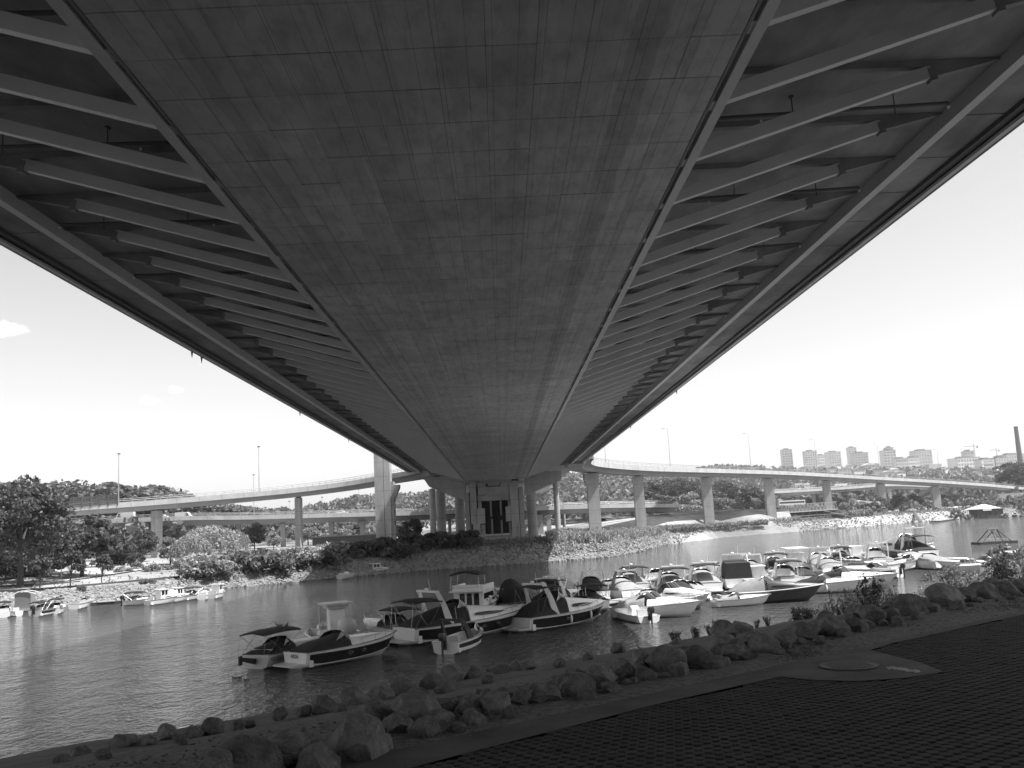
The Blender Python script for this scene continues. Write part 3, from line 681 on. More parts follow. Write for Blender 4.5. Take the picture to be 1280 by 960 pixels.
# steel truss bridge
T0=gy(976,641,384); T1=gy(1047,636,392)
tb=empty('truss_bridge',T0,0,'temporary steel truss footbridge on trestles over the dark inlet','truss bridge')
d=(T1-T0); n=16
for yo in (0,3.2):
    b=MB(); o=Vector((0,yo,0)); H=2.9
    b.beam(o,d+o,.22,.22).beam(o+Vector((0,0,H)),d+o+Vector((0,0,H)),.22,.22)
    for i in range(n):
        a=d*(i/n)+o; c=d*((i+1)/n)+o; m_=(a+c)/2+Vector((0,0,H)); b.beam(a,m_,.13,.13).beam(m_,c,.13,.13)
    b.build('truss_side',M['rail'],tb)
MB().beam(Vector((0,1.6,-.2)),d+Vector((0,1.6,-.2)),3.6,.18).build('deck',M['dock'],tb)
for i in range(1,8):
    a=d*(i/8); q=MB()
    for yo in (0,3.2): q.beam(a+Vector((0,yo,-4.6)),a+Vector((0,yo,-.3)),.22,.22)
    q.beam(a+Vector((0,0,-1.8)),a+Vector((0,3.2,-1.8)),.15,.15); q.build('trestle',M['steel_dark'],tb)
MB().beam(Vector((1,-.3,-1.7)),d+Vector((3,-.3,-1.9)),.12,.16).beam(Vector((1.5,-.3,-3.1)),d+Vector((-3,-.3,-2.6)),.12,.16).beam(d*.75+Vector((0,-.3,-.4)),d+Vector((5,-.3,-3.4)),.14,.2).build('brace',M['rail'],tb)
MB().box(-2.4,0,-1,4,-5,.3).build('abutment_block',M['pier'],tb)
MB().add([d*.05+Vector((0,3.6,-4.8)),d+Vector((4,3.6,-4.8)),d+Vector((4,3.6,-.4)),d*.05+Vector((0,3.6,-.4)),d*.05+Vector((0,5.6,-4.8)),d+Vector((4,5.6,-4.8)),d+Vector((4,5.6,-.4)),d*.05+Vector((0,5.6,-.4))],[(0,1,2,3),(7,6,5,4),(0,4,5,1),(1,5,6,2),(2,6,7,3),(3,7,4,0)]).build('painted_inlet_shade',M['gap'],tb)  # near-black box painted as the dark gap behind the trestles
# lamps
def lamp(px,yt,yb,Y,label,arm=-1,r=.11):
    b_=gy(px,yb,Y); t_=gy(px+(yt-yb)*0-0,yt,Y); h=t_.z-b_.z
    e=empty('street_lamp',b_,0,label,'street lamp','street lamps along the ramps'); 
    MB().tube([(0,0,0),(0,0,h)],r*1.3,6,r*.7).build('pole',M['rail'],e)
    if arm: MB().tube([(0,0,h),(arm*.8,0,h+.12),(arm*1.5,0,h+.14)],.05,5).build('arm',M['rail'],e); MB().loft([[(arm*1.2,-.12,h+.08),(arm*1.2,.12,h+.08),(arm*1.2,.12,h+.2),(arm*1.2,-.12,h+.2)],[(arm*2.1,-.16,h+.1),(arm*2.1,.16,h+.1),(arm*2.1,.16,h+.2),(arm*2.1,-.16,h+.2)]]).build('lamp_head',M['steel_dark'],e)
    else: MB().box(-.3,.3,-.25,.25,h,h+.25).build('lamp_head',M['steel_dark'],e)
lamp(148,568,632,236,'tall street lamp standing on the left ramp above the noise screen posts',0)
lamp(324,559,615,246,'tall street lamp above the middle of the left hand ramp',0,.09)
lamp(317.5,594,648,300,'shorter street lamp on the low viaduct, seen below the left ramp',0,.09)
lamp(838,536,583,306,'street lamp on the right ramp above its second pier',-1,.08); lamp(939,542,587,361,'street lamp on the right ramp near its fourth pier',-1,.08)
lamp(1022,549,594,405,'street lamp on the right ramp in front of the leftmost tower blocks',-1,.08); lamp(1101,556,598,446,'street lamp on the right ramp in front of the twin tower blocks',-1,.08); lamp(1176,562,604,484,'street lamp on the right ramp near the broad apartment block',-1,.08)
lamp(757.5,553,582,266,'street lamp at the bend where the right ramp leaves the deck',0,.07)
for i,(px,yt,yb,l) in enumerate([(449,612,640,'left of the tall pylon'),(440,628,642,'furthest left of the low viaduct lamps'),(510,622,640,'right of the pylon below the deck'),(519,618,640,'second right of the pylon below the deck'),(362,627,645,'beside the slim pier'),(403,622,643,'between slim pier and pylon')]):
    lamp(px,yt,yb,310,'thin distant street lamp on the low viaduct, '+l,0,.06)
lamp(76.5,697,722,160,'short plain post lamp on the lawn beside the cyclist',0,.06)
lamp(924-693,686,704,190,'short post lamp beside the willow bushes',0,.06)
# noise screen on the left ramp
q=[pz(px,itp([(a[0],a[1]) for a in LP],px)-10.5,itp([(a[0],a[2]) for a in LP],px)-4.2) for px in (69,80,91.5,102.5,113.5,124.5,135.5,147)]
ns=empty('noise_screen',q[0],0,'tinted noise screen on dark posts along the left end of the ramp','noise screen')
for i,p in enumerate(q):
    MB().box(-.12,.12,-.1,.1,-.2,2.5).build('post',M['steel_dark'],ns,loc=p-q[0])
def tint(name,g,a):
    m=bpy.data.materials.new(name); m.use_nodes=True; n=m.node_tree; b=n.nodes['Principled BSDF']; b.inputs['Base Color'].default_value=(g,g,g,1); b.inputs['Alpha'].default_value=a; b.inputs['Roughness'].default_value=.1; return m
M['tint']=tint('tinted_acrylic',.08,.45); M['clear']=tint('boat_clear_vinyl',.3,.35)
for a,c in zip(q,q[1:]):
    MB().beam(a-q[0]+Vector((0,.02,1.25)),c-q[0]+Vector((0,.02,1.25)),.05,2.4).build('pane',M['tint'],ns)

# ================================================================== PLANTS
def leafmesh(name,C,size,m,rs,up=.35,ln=1.5):
    C=np.asarray(C,float); n=len(C)
    a=rs.normal(size=(n,3)); a/=np.linalg.norm(a,axis=1)[:,None]; a[:,2]+=up*rs.normal(size=n)*.2; a/=np.linalg.norm(a,axis=1)[:,None]
    t=rs.normal(size=(n,3)); b=np.cross(a,t); b/=np.linalg.norm(b,axis=1)[:,None]+1e-9
    sz=(size*rs.uniform(.6,1.35,size=n))[:,None]; a=a*sz*ln*.5; b=b*sz*.5
    V=np.stack([C-a,C+b*.9-a*.1,C+a,C-b*.9-a*.1],1).reshape(-1,3); F=np.arange(4*n).reshape(n,4)
    me=bpy.data.meshes.new(name); me.vertices.add(4*n); me.vertices.foreach_set('co',V.astype('f').ravel()); me.loops.add(4*n); me.loops.foreach_set('vertex_index',F.astype('i').ravel())
    me.polygons.add(n); me.polygons.foreach_set('loop_start',np.arange(0,4*n,4,dtype='i')); me.update(calc_edges=True); me.validate(); me.materials.append(m); return me
def cloud(rs,n,k,rx,rz,cz,rc,flat=.55,low=-.6):
    # k clumps in an ellipsoid shell, n leaves on clump shells
    cs=[]
    while len(cs)<k:
        p=rs.normal(size=3); p/=np.linalg.norm(p); 
        if p[2]<low: continue
        r=rs.uniform(.45,1.0)**.6; cs.append(p*np.array([rx,rx,rz])*r*rs.uniform(.75,1.05)+np.array([0,0,cz]))
    cs=np.array(cs); w=rs.uniform(.6,1.3,size=k); pick=rs.integers(0,k,size=n); q=rs.normal(size=(n,3)); q/=np.linalg.norm(q,axis=1)[:,None]
    q[:,2]=np.abs(q[:,2])*np.where(rs.uniform(size=n)<.75,1,-1)*.8
    return cs[pick]+q*(rc*w[pick]*rs.uniform(.55,1.05,size=n))[:,None], cs
def tree_protos():
    out={}
    def mk(nm,seed,n,k,rx,rz,H,rc,leaf,lm,tr,low=-.6):
        rs=np.random.default_rng(seed); cz=H-rz
        C,cs=cloud(rs,n,k,rx,rz,cz,rc,low=low); cm=leafmesh('crown',C,leaf,lm,rs)
        b=MB(); b.tube([(0,0,0),(.1*tr,.05,cz*.35),(-.15*tr,0,cz*.7),(0,0,cz+rz*.3)],tr,8,tr*.35)
        for c in cs[::max(1,len(cs)//12)]:
            z=rs.uniform(.35,.75)*cz; b.tube([(0,0,z),((c[0])*.5,c[1]*.5,(z+c[2])*.5+.4),tuple(c)],tr*.38,5,tr*.08)
        tm=b.mesh('trunk',M['bark'],True); out[nm]=(cm,tm,H)
    mk('big',1,19000,90,8.2,7.6,17,1.75,.40,M['leafd'],.5,-.75)
    mk('round',2,4200,38,4.6,4.0,9.5,1.25,.42,M['leafd'],.28,-.8)
    mk('loose',3,3800,34,4.8,3.6,9,1.2,.42,M['leaf'],.25,-.85)
    mk('small',4,1500,16,1.05,1.15,3.6,.42,.17,M['leafd'],.06,-.9)
    mk('light',5,3600,36,4.2,3.8,9,1.1,.4,M['leafl'],.25,-.9)
    mk('poplar',6,2600,30,1.7,5.5,12,.9,.38,M['leafd'],.22,-.95)
    # willow: hanging strands
    rs=np.random.default_rng(9); C=[]
    for i in range(330):
        a=rs.uniform(0,2*PI); r=5.0*math.sqrt(rs.uniform(0,1)); zt=8.2-2.2*(r/5)**2+rs.uniform(-.5,.5); ln_=rs.uniform(2,5.5)
        for k in range(16): C.append((r*math.cos(a)*(1+.015*k)+rs.normal()*.1,r*math.sin(a)*(1+.015*k)+rs.normal()*.1,zt-ln_*k/16))
    cm=leafmesh('crown',C,.34,M['leafl'],rs); b=MB().tube([(0,0,0),(.2,0,3),(0,0,6.5)],.35,8,.15); out['willow']=(cm,b.mesh('trunk',M['bark'],True),8.5)
    return out
TP=tree_protos()
def tree(kind,p,H,label,cat='tree',group=None,name='tree',wide=1.0,rz=None):
    cm,tm,h=TP[kind]; s=H/h; e=empty(name,p,rnd.uniform(0,6.28) if rz is None else rz,label,cat,group); e.scale=(s*wide,s*wide,s)
    link('crown',cm,e); link('trunk',tm,e); return e
def tpx(kind,px,r,ytop,label,**k):
    p=far_pt(px,r); H=(CZ+(hor(px)-ytop)*abs(p.y)/FPX)-p.z; p.z-=.15
    return tree(kind,p,max(H,1),label,**k)
tpx('big',26,172,599,'huge dark tree with full crown at the left edge of the lawn',wide=1.05)
tpx('big',-28,180,603,'second big dark tree standing left of the lawn tree, cut by the frame')
G='dark trees on the left bank'
tpx('round',103,182,646,'broad dark spreading tree behind the left lawn',wide=1.25,group=G)
tpx('round',132,205,658,'dark low spreading tree between lawn and left ramp pier',wide=1.2,group=G)
tpx('round',178,225,663,'shaded tree directly left of the broad ramp pier',group=G)
tpx('loose',60,190,668,'low grey green tree beside the big left tree',wide=1.3,group=G)
tpx('loose',12,195,672,'low bushy tree behind the huge left tree trunk',wide=1.3,group=G)
tpx('willow',262,212,656,'weeping willow with hanging pale branches on the left bank',name='willow_tree',wide=1.25)
tpx('willow',238,200,668,'smaller pale willow in front of the big willow',name='willow_tree')
tpx('willow',292,222,662,'willow tree at the right of the weeping willow pair',name='willow_tree',wide=.9)
tpx('light',213,205,671,'pale round tree at the foot of the broad ramp pier',wide=1.1)
tpx('round',318,262,654,'dark round tree under the low viaduct right of the willow',wide=.9,group=G)
tpx('light',342,270,664,'pale bush like tree in the meadow under the viaduct')
for i,(px,yt,l) in enumerate([(51,696,'leftmost of the small lollipop trees on the lawn'),(89,688,'small lollipop tree beside the cyclist on the lawn'),(128,692,'small lollipop tree in the middle of the lawn'),(164,692,'small lollipop tree at the right end of the lawn')]):
    r=[158,160,166,190][i]; tpx('small',px,r,yt,l,name='young_tree',group='young trees on the lawn',wide=1.15)
k=0
for px,yt,Y,kd in [(385,652,330,'light'),(397,655,345,'round'),(428,650,340,'light'),(441,653,350,'loose'),(463,656,350,'light'),(478,655,340,'light'),(492,650,350,'light'),(512,648,290,'round'),(503,655,300,'round'),(405,657,330,'light'),(372,660,340,'loose'),(30,646,320,'loose'),(150,655,340,'round'),(215,655,345,'round'),(300,655,345,'round')]:
    tpx(kd,px,Y,yt,'tree seen below the low viaduct, '+('left of' if px<460 else 'beside')+' the tall pylon' if px>350 else 'tree behind the low viaduct on the left bank',group='trees beneath the low viaduct',wide=1.2)
for i,(px,yt,kd) in enumerate([(76,606,'round'),(88,604,'round'),(97,609,'loose'),(61,611,'poplar'),(104,611,'round'),(115,611,'poplar'),(126,609,'poplar'),(131,609,'loose'),(141,613,'round'),(157,604,'loose'),(166,609,'loose'),(178,610,'loose'),(193,611,'poplar'),(205,616,'round'),(218,618,'round'),(235,625,'round'),(262,629,'loose'),(283,629,'loose'),(298,633,'round'),(272,634,'round'),(250,634,'round'),(50,618,'round')]):
    tpx(kd,px,400+rnd.uniform(-20,30),yt,'tree on the skyline behind the left ramp, '+['among the left cluster','by the noise screen','right of the tall lamp','above the low viaduct'][min(3,int((px-50)/62))],group='skyline trees behind the left ramp',wide=1.5)
for i,(px,yt,kd,r,l) in enumerate([(817,603,'round',520,'left tree of the dark grove between ramp piers'),(838,600,'big',520,'tall tree of the dark grove between ramp piers'),(855,598,'big',500,'tallest tree of the dark grove left of the third ramp pier'),(868,601,'round',520,'tree just left of the third ramp pier'),(829,618,'loose',460,'low tree at the foot of the dark grove'),(862,617,'light',450,'pale low tree at the foot of the dark grove'),(905,601,'big',540,'dark tree right of the third ramp pier'),(925,612,'loose',560,'tree above the embankment between third and fourth pier'),(940,608,'round',520,'tree left of the fourth ramp pier'),(900,620,'loose',450,'low bushy tree on top of the embankment'),(752,648,'round',330,'dark shrub tree behind the sandy slope'),(775,650,'round',340,'smaller dark shrub tree behind the sandy slope'),
  (1061,617,'light',450,'pale bushy tree at the right end of the truss bridge'),(1102,622,'round',478,'dark conical tree at the foot of the sixth ramp pier'),(1124,618,'round',500,'dark tree right of the sixth ramp pier'),(1146,617,'round',520,'dark tree left of the seventh ramp pier'),(1136,622,'loose',525,'bushy tree between the two dark ones near the cars'),(1184,616,'round',560,'shaded tree under the end of the right ramp'),(1198,617,'round',575,'tree under the ramp end above the parked cars'),(1212,618,'loose',590,'tree just left of the ramp abutment'),(1270,578,'big',650,'dark tree rising above the ramp by the chimney'),(1290,574,'big',660,'dark tree at the right edge by the chimney')]):
    tpx(kd,px,r,yt,l,wide=1.25 if kd!='big' else 1.0)
# hill forest: a wood nobody could count
def forest(name,sel,n,label,size=(7,12),leaf=2.0,per=26,m=None):
    rs=np.random.default_rng(hash(name)%1000 if False else len(name)*7+n); C=[]
    got=0
    while got<n:
        px=rs.uniform(sel[0],sel[1]); cd=itp(CD,px); r=rs.uniform(sel[2],sel[3])*cd
        p=far_pt(px,r); h=rs.uniform(*size); w=h*.42
        q=rs.normal(size=(per,3)); q/=np.linalg.norm(q,axis=1)[:,None]; q[:,2]=np.abs(q[:,2])*1.0
        C.append(np.array([p.x,p.y,p.z+h*.35])+q*np.array([w,w,h*.62])); got+=1
    me=leafmesh(name,np.concatenate(C),leaf,m or M['leafh'],rs,ln=1.3)
    link(name,me,label=label,kind='stuff')
forest('left_hill_forest',(-300,640,.62,1.02),1500,'distant wooded hillside beyond the left ramps',(8,13),2.3,24)
forest('valley_forest',(-300,660,.5,.64),500,'band of trees at the foot of the left hill',(7,12),2.0,30,M['leaf'])
forest('right_hill_forest',(640,960,.45,1.02),2300,'pale wooded hillside seen between the right ramp piers',(8,13),2.6,26)
forest('city_hill_forest',(950,1500,.35,1.0),1500,'tree cover among the houses on the right hill',(8,14),3.4,22)
forest('levee_bushes',(960,1450,.27,.34),160,'scrub along the foot of the right bank road',(3,6),1.5,40)
# bushes on the banks
def bush_m(seed,n,lm,leaf=.16):
    rs=np.random.default_rng(seed); C,cs=cloud(rs,n,10,1.0,.75,.55,.42,low=-.3); return leafmesh('bush',C,leaf,lm,rs)
BU=[bush_m(11,1500,M['leaf'],.17),bush_m(12,1500,M['leafd'],.17),bush_m(13,1500,M['leafl'],.17)]
def bush(px,r,s,k,label,group='bushes along the far bank'):
    p=far_pt(px,r); p.z-=.1; return link('bush',BU[k],None,p,rot=(0,0,rnd.uniform(0,6)),scale=(s*rnd.uniform(.9,1.3),s,s*rnd.uniform(.8,1.1)),label=label,cat='bush',group=group)
spots=[]
for px in range(243,420,9): spots.append((px+rnd.uniform(-3,3),rnd.uniform(4,11),rnd.uniform(1.8,3.2),0 if rnd.random()<.6 else 2))
for px in range(250,400,13): spots.append((px+rnd.uniform(-3,3),rnd.uniform(14,24),rnd.uniform(1.6,2.6),2))
for px in range(418,600,8): spots.append((px+rnd.uniform(-3,3),rnd.uniform(4,14),rnd.uniform(1.5,2.9) if px<560 else rnd.uniform(1.0,1.6),1 if rnd.random()<.7 else 0))
for px in range(440,585,12): spots.append((px+rnd.uniform(-3,3),rnd.uniform(15,24),rnd.uniform(1.8,2.8),1))
for px in list(range(150,235,11)): spots.append((px,rnd.uniform(16,40),rnd.uniform(.7,1.3),2))
for px in (103,180,190): spots.append((px,5,.7,0))
for (px,o,s,k) in spots:
    side='lit bush on the bank left of the pylon' if px<415 else 'shaded bush on the bank below the pylon'
    if px<235: side='low shrub on the grassy left bank above the small boats'
    bush(px,shoreD(px)+o,s,k,side)
for px in range(1050,1090,8): bush(px,shoreD(px)+rnd.uniform(4,12),rnd.uniform(2.2,3),2,'scrubby bush at the mouth of the dark inlet')
for px in list(range(1225,1300,12)): bush(px,shoreD(px)+30,3.2,0,'bush on the bank behind the houseboat')
# hedge behind lawn
for i,px in enumerate(range(136,176,5)): bush(px,208,1.7,1,'clipped piece of the dark hedge behind the young trees','hedge behind the lawn')
for i,px in enumerate(range(0,60,9)): bush(px,188,2.8,1,'dark bush behind the cyclist and the lawn','bushes behind the left lawn')
# reeds on the sunny point
def reeds(name,spec,label,n,hh=(1.0,2.2)):
    rs=np.random.default_rng(n); b=MB()
    for i in range(n):
        px=rs.uniform(spec[0],spec[1]); o_=spec[2]+(spec[3]-spec[2])*rs.uniform()**1.6; r=shoreD(px)+o_
        if math.sin(px*.19+o_*.5)+math.sin(px*.083+o_*.31+2)<rs.uniform(-1.6,.6): continue
        p=far_pt(px,r); h=rs.uniform(*hh)
        for k in range(3):
            a=rs.uniform(0,6.28); lx,ly=math.cos(a),math.sin(a); q=rs.uniform(.05,.35); w=.11
            b.add([(p.x-ly*w,p.y+lx*w,p.z-.1),(p.x+ly*w,p.y-lx*w,p.z-.1),(p.x+lx*q*h,p.y+ly*q*h,p.z+h*rs.uniform(.8,1.1))],[(0,1,2)])
            b.add([(p.x+lx*q*h*.5-ly*w*1.8,p.y+ly*q*h*.5+lx*w*1.8,p.z+h*.5),(p.x+lx*q*h*.5+ly*w*1.8,p.y+ly*q*h*.5-lx*w*1.8,p.z+h*.4),(p.x+lx*q*h*1.5,p.y+ly*q*h*1.5,p.z+h*.85)],[(0,1,2)])
    me=bpy.data.meshes.new(name); me.from_pydata(b.v,[],b.f); me.materials.append(M['reed']); link(name,me,label=label,kind='stuff')
def herbs(name,pos,n,label,hh,lm_,leaf=.26,seed=3):
    rs=np.random.default_rng(seed); C=[]
    for i in range(n):
        p=pos(rs)
        if p is None: continue
        h=rs.uniform(*hh)*rs.uniform(.6,1)
        for k in range(16): f=rs.uniform(.05,1); C.append((p.x+rs.normal()*.28*(1.2-f),p.y+rs.normal()*.28*(1.2-f),p.z+h*f))
    link(name,leafmesh(name,C,leaf,lm_,rs,ln=2.0),label=label,kind='stuff')
def ppt(a,b,o0,o1,pw=1.0,th=-1.2):
    def f(rs):
        px=rs.uniform(a,b); o_=o0+(o1-o0)*rs.uniform()**pw
        if math.sin(px*.21+o_*.6)+math.sin(px*.09-o_*.37+2)<rs.uniform(th-.6,th+1.0): return None
        return far_pt(px,shoreD(px)+o_)
    return f
herbs('point_plants',ppt(684,836,2.2,30,1.3),2000,'tall pale leafy plants crowding the sunlit point right of the pier',(.8,2.6),M['reed'],.24,3)
herbs('spit_plants',ppt(836,1040,7,30,1.5),900,'clumps of leafy weeds on the right hand spit',(.6,2.0),M['leafl'],.26,4)
herbs('shade_plants',ppt(560,684,4,26,1.0),900,'dark leafy undergrowth on the shaded bank before the pier',(.4,1.3),M['leaf'],.22,5)
herbs('left_plants',ppt(225,440,2.5,30,1.2,-.6),1500,'leafy scrub on the bank below the willows',(.4,1.8),M['leafl'],.24,6)
reeds('reeds',(683,832,5,34),'pale sunlit reeds covering the point right of the pier',2500,(.8,2.6))
reeds('grass_tufts',(832,1000,10,60),'tall dry grass along the right hand spit',6500,(.8,2.6))
reeds('bank_weeds',(0,430,1,60),'dry grass and weeds over the left bank',1500,(.15,.45))
reeds('right_bank_weeds',(1060,1300,8,40),'weeds over the far right bank',900,(.5,1.3))
rs=np.random.default_rng(77); b=MB()
for i in range(5200):
    t=rs.uniform(0,3.6); k=int(t); f=t-k; o_=rs.uniform()**1.5*6
    if math.sin(t*9)+math.sin(t*23+o_)<rs.uniform(-1.8,.8): continue
    p=lo[k].lerp(lo[k+1],f)+Vector((0,-1.2-o_*.6,0)); p.z=lo[k].lerp(lo[k+1],f).z-.35*(1.2+o_*.6)*.4; h=rs.uniform(.5,2.0)
    a=rs.uniform(0,6.28); lx,ly=math.cos(a),math.sin(a); q=rs.uniform(.05,.4); w=.14
    b.add([(p.x-ly*w,p.y+lx*w,p.z-.4),(p.x+ly*w,p.y-lx*w,p.z-.4),(p.x+lx*q*h,p.y+ly*q*h,p.z+h)],[(0,1,2)]).add([(p.x-ly*w*2,p.y+lx*w*2,p.z+h*.4),(p.x+ly*w*2,p.y-lx*w*2,p.z+h*.3),(p.x+lx*h*.8,p.y+ly*h*.8,p.z+h*.8)],[(0,1,2)])
me=bpy.data.meshes.new('embankment_grass'); me.from_pydata(b.v,[],b.f); me.materials.append(M['leaf']); link('embankment_grass',me,label='rank grass fringe at the foot of the embankment',kind='stuff')
# riprap
def rock_shape(seed,sub=2,cuts=9,flat=.75):
    bm=bmesh.new(); bmesh.ops.create_icosphere(bm,subdivisions=sub,radius=1); r=random.Random(seed)
    pl=[]
    for i in range(cuts):
        d=Vector((r.gauss(0,1),r.gauss(0,1),r.gauss(0,.8))).normalized(); pl.append((d,r.uniform(.50,.82)))
    ph=[r.uniform(0,6) for _ in range(6)]
    for v in bm.verts:
        for d,h in pl:
            k=v.co.dot(d)
            if k>h: v.co-=d*(k-h)*.97
        c=v.co; f=1+.05*math.sin(3.1*c.x+ph[0])*math.sin(2.7*c.y+ph[1])+.035*math.sin(7*c.z+ph[2]+2*c.x)+.02*math.sin(13*c.y+ph[3])*math.sin(11*c.x+ph[4]); v.co=Vector((c.x*f*1.15,c.y*f*.95,c.z*f*flat))
    return bm
def rock_mesh(seed,sub=2,m=None,**k):
    bm=rock_shape(seed,sub,**k); me=bpy.data.meshes.new('rock'); bm.to_mesh(me); bm.free(); me.materials.append(m or M['rock']); 
    if sub>2: me.shade_smooth(); me.set_sharp_from_angle(angle=R(24))
    return me
def riprap(name,label,n,pxr,off,size,seed,m=None,f=None):
    base=[]
    for q in range(5):
        bm=rock_shape(seed+q,1,5); base.append(([tuple(v.co) for v in bm.verts],[tuple(v.index for v in fa.verts) for fa in bm.faces])); bm.free()
    V=[];F=[]; rs=random.Random(seed)
    for i in range(n):
        if f: p=f(rs)
        else:
            px=rs.uniform(*pxr); p=far_pt(px,shoreD(px)+rs.uniform(*off))
        vs,fs=base[rs.randrange(5)]; s=rs.uniform(*size); a=rs.uniform(0,6.28); c_,s_=math.cos(a)*s,math.sin(a)*s; o=len(V)
        for x,y,z in vs: V.append((p.x+x*c_-y*s_,p.y+x*s_+y*c_,p.z+z*s*.8+s*.12))
        F+=[tuple(o+i for i in q) for q in fs]
    me=bpy.data.meshes.new(name); me.from_pydata(V,[],F); me.materials.append(m or M['riprap']); link(name,me,label=label,kind='stuff')
riprap('riprap','broken stone riprap along the bank under and right of the pier',5600,(430,835),(-.3,7.5),(.22,.62),50)
riprap('left_riprap','pale rubble strip along the left bank behind the boats',4600,(-60,430),(-.2,7.5),(.12,.42),60)
riprap('spit_rubble','pale pebbly rubble along the right hand spit',2600,(835,1045),(-.3,16),(.2,.6),70)
M['rubble']=mat('grey_rubble',.15,.9,.35,.8,coord='World',bump=.5,bscale=5)
riprap('right_rubble','rubble slope of the far right bank',2600,(1045,1300),(-.5,22),(.15,.5),80,M['rubble'])
herbs('right_plants',ppt(1045,1290,6,40,1.2,-.2),500,'low scrub over the far right bank',(.5,1.6),M['leaf'],.4,8)
# dark low wall along the left bank
for nm,o,px1 in (('low_wall',8.4,330),('kerb_wall',19,110)):
    pts=[far_pt(px,shoreD(px)+o) for px in range(-300,px1,10)]
    b=MB()
    for a,c in zip(pts,pts[1:]): b.beam(a+Vector((0,0,.12)),c+Vector((0,0,.12)),.5,.5 if o<10 else .3)
    b.build(nm,M['gap'],label='low dark stone edging running along the left bank' if o<10 else 'thin dark kerb beside the riverside path',cat='wall')
# ================================================================== NEAR ROCKS
RM=[rock_mesh(100+i,4,cuts=8+i%5,flat=.68+.06*(i%4)) for i in range(14)]
def nrock(px,py,wpx,upper,desc,sc=(1,1,1)):
    # find the point of the bank under the pixel of the rock's foot
    d=ray(px,py); t=2.0
    for _ in range(4000):
        p=Vector((0,0,CZ))+d*t
        if p.z<=near_z(p.dot(NB),p.dot(TB)): break
        t+=.02
    s=wpx*p.y/FPX/2/1.06
    o=link('rock',RM[rnd.randrange(14)],None,(p.x,p.y+s*.4,p.z+s*.22),rot=(rnd.uniform(-.25,.25),rnd.uniform(-.25,.25),rnd.uniform(0,6.28)),scale=(s*rnd.uniform(.92,1.08)*sc[0],s*rnd.uniform(.85,1.0)*sc[1],s*rnd.uniform(.9,1.15)*sc[2]))
    tag(o,desc,'rock','rocks of the upper row along the gravel verge' if upper else 'rocks along the outer edge of the bank'); return o
def lm(px):
    T=[(200,'near the lower left corner'),(330,'below the two leftmost moored speedboats'),(440,'below the striped bow rider'),(560,'below the dark hulled cruiser'),(680,'below the white dinghy with outboard'),(790,'in the middle of the bank'),(900,'below the wooden motorboat'),(1010,'left of the manhole'),(1110,'beyond the manhole'),(1200,'near the sunlit strip'),(2000,'at the right edge')]
    for a,l in T:
        if px<a: return l
UP=[(345,957,90),(440,950,104),(395,964,60),(520,902,78),(548,905,40),(497,915,44),(588,893,44),(560,893,40),(622,892,52),(655,880,36),(675,878,34),(607,878,34),(590,905,30),(690,876,40),(720,870,52),(735,876,30),(700,862,30),(752,857,44),(780,848,54),(765,866,28),(810,850,34),(833,838,52),(802,838,34),(850,846,30),(872,830,50),(893,836,36),(915,823,44),(905,833,26),(930,818,30),(958,814,52),(985,809,44),(938,826,24),(1010,800,50),(1040,795,56),(1000,806,24),(1070,790,40),(1058,797,30),(1095,780,54),(1117,776,36),(1085,786,26),(1140,769,56),(1162,766,34),(1150,774,24),(1185,758,60),(1212,752,40),(1200,762,26),(1235,748,52),(1262,746,44),(1285,742,46),(530,921,40),(475,938,44),(465,900,40),(572,915,24),(640,898,24),(455,925,40),(300,975,80),(260,985,90),(1025,803,22),(975,817,20),(1125,782,22)]
for k,(px,py,w) in enumerate(UP):
    sz='large' if w>50 else 'middling' if w>34 else 'small'
    nrock(px,py,w*(.92 if w>80 else 1.12 if px<900 else .95),True,f'{sz} boulder in the upper row, {lm(px)}')
LO=[(95,948,30),(150,938,44),(128,948,26),(180,933,30),(207,925,40),(237,921,30),(262,916,40),(75,954,24),(295,913,26),(225,930,24),(350,897,24),(405,889,40),(440,880,38),(425,890,22),(475,874,34),(500,868,40),(470,885,30),(520,872,30),(540,861,40),(565,853,44),(556,866,30),(595,848,30),(625,843,36),(610,852,26),(645,838,24),(660,836,20),(793,810,38),(775,815,26),(815,803,20),(836,800,24),(858,797,26),(880,795,30),(905,797,38),(925,792,34),(846,806,20),(1040,777,30),(1075,770,34),(700,832,20),(735,824,18),(310,908,20),(380,893,22)]
fr=random.Random(5)
for k in range(70):
    u=fr.random(); px=330+u*950; py=itp([(330,950),(500,905),(640,880),(780,852),(930,818),(1060,790),(1200,752),(1290,738)],px)+fr.uniform(-5,9); w=fr.uniform(9,24)*(1.1-.4*u)
    nrock(px,py,w,True,f'small stone wedged into the upper row, {lm(px)}')
for k in range(46):
    u=k/46+fr.uniform(-.01,.01); px=500+u*790; py=itp([(330,950),(500,900),(640,874),(780,846),(930,812),(1060,786),(1200,748),(1290,735)],px)+fr.uniform(-7,3); w=fr.uniform(26,44)*(1.05-.15*u)
    nrock(px,py,w,True,f'angular boulder packed in the upper row, {lm(px)}')
for k,(px,py,w) in enumerate(LO):
    sz='larger' if w>34 else 'middling' if w>25 else 'small'
    nrock(px,py,w,False,f'{sz} rock on the outer bank edge, {lm(px)}')
# gravel on the verge as loose stones
def vp(rs):
    t=rs.uniform(-6,34); n=6.6+abs(rs.gauss(0,.85)); p=TB*t+NB*n; return Vector((p.x,p.y,near_z(n,t)-.008))
riprap('loose_gravel','loose gravel scattered over the verge between rocks and pavers',15000,None,None,(.006,.026),90,M['gravel'],vp)
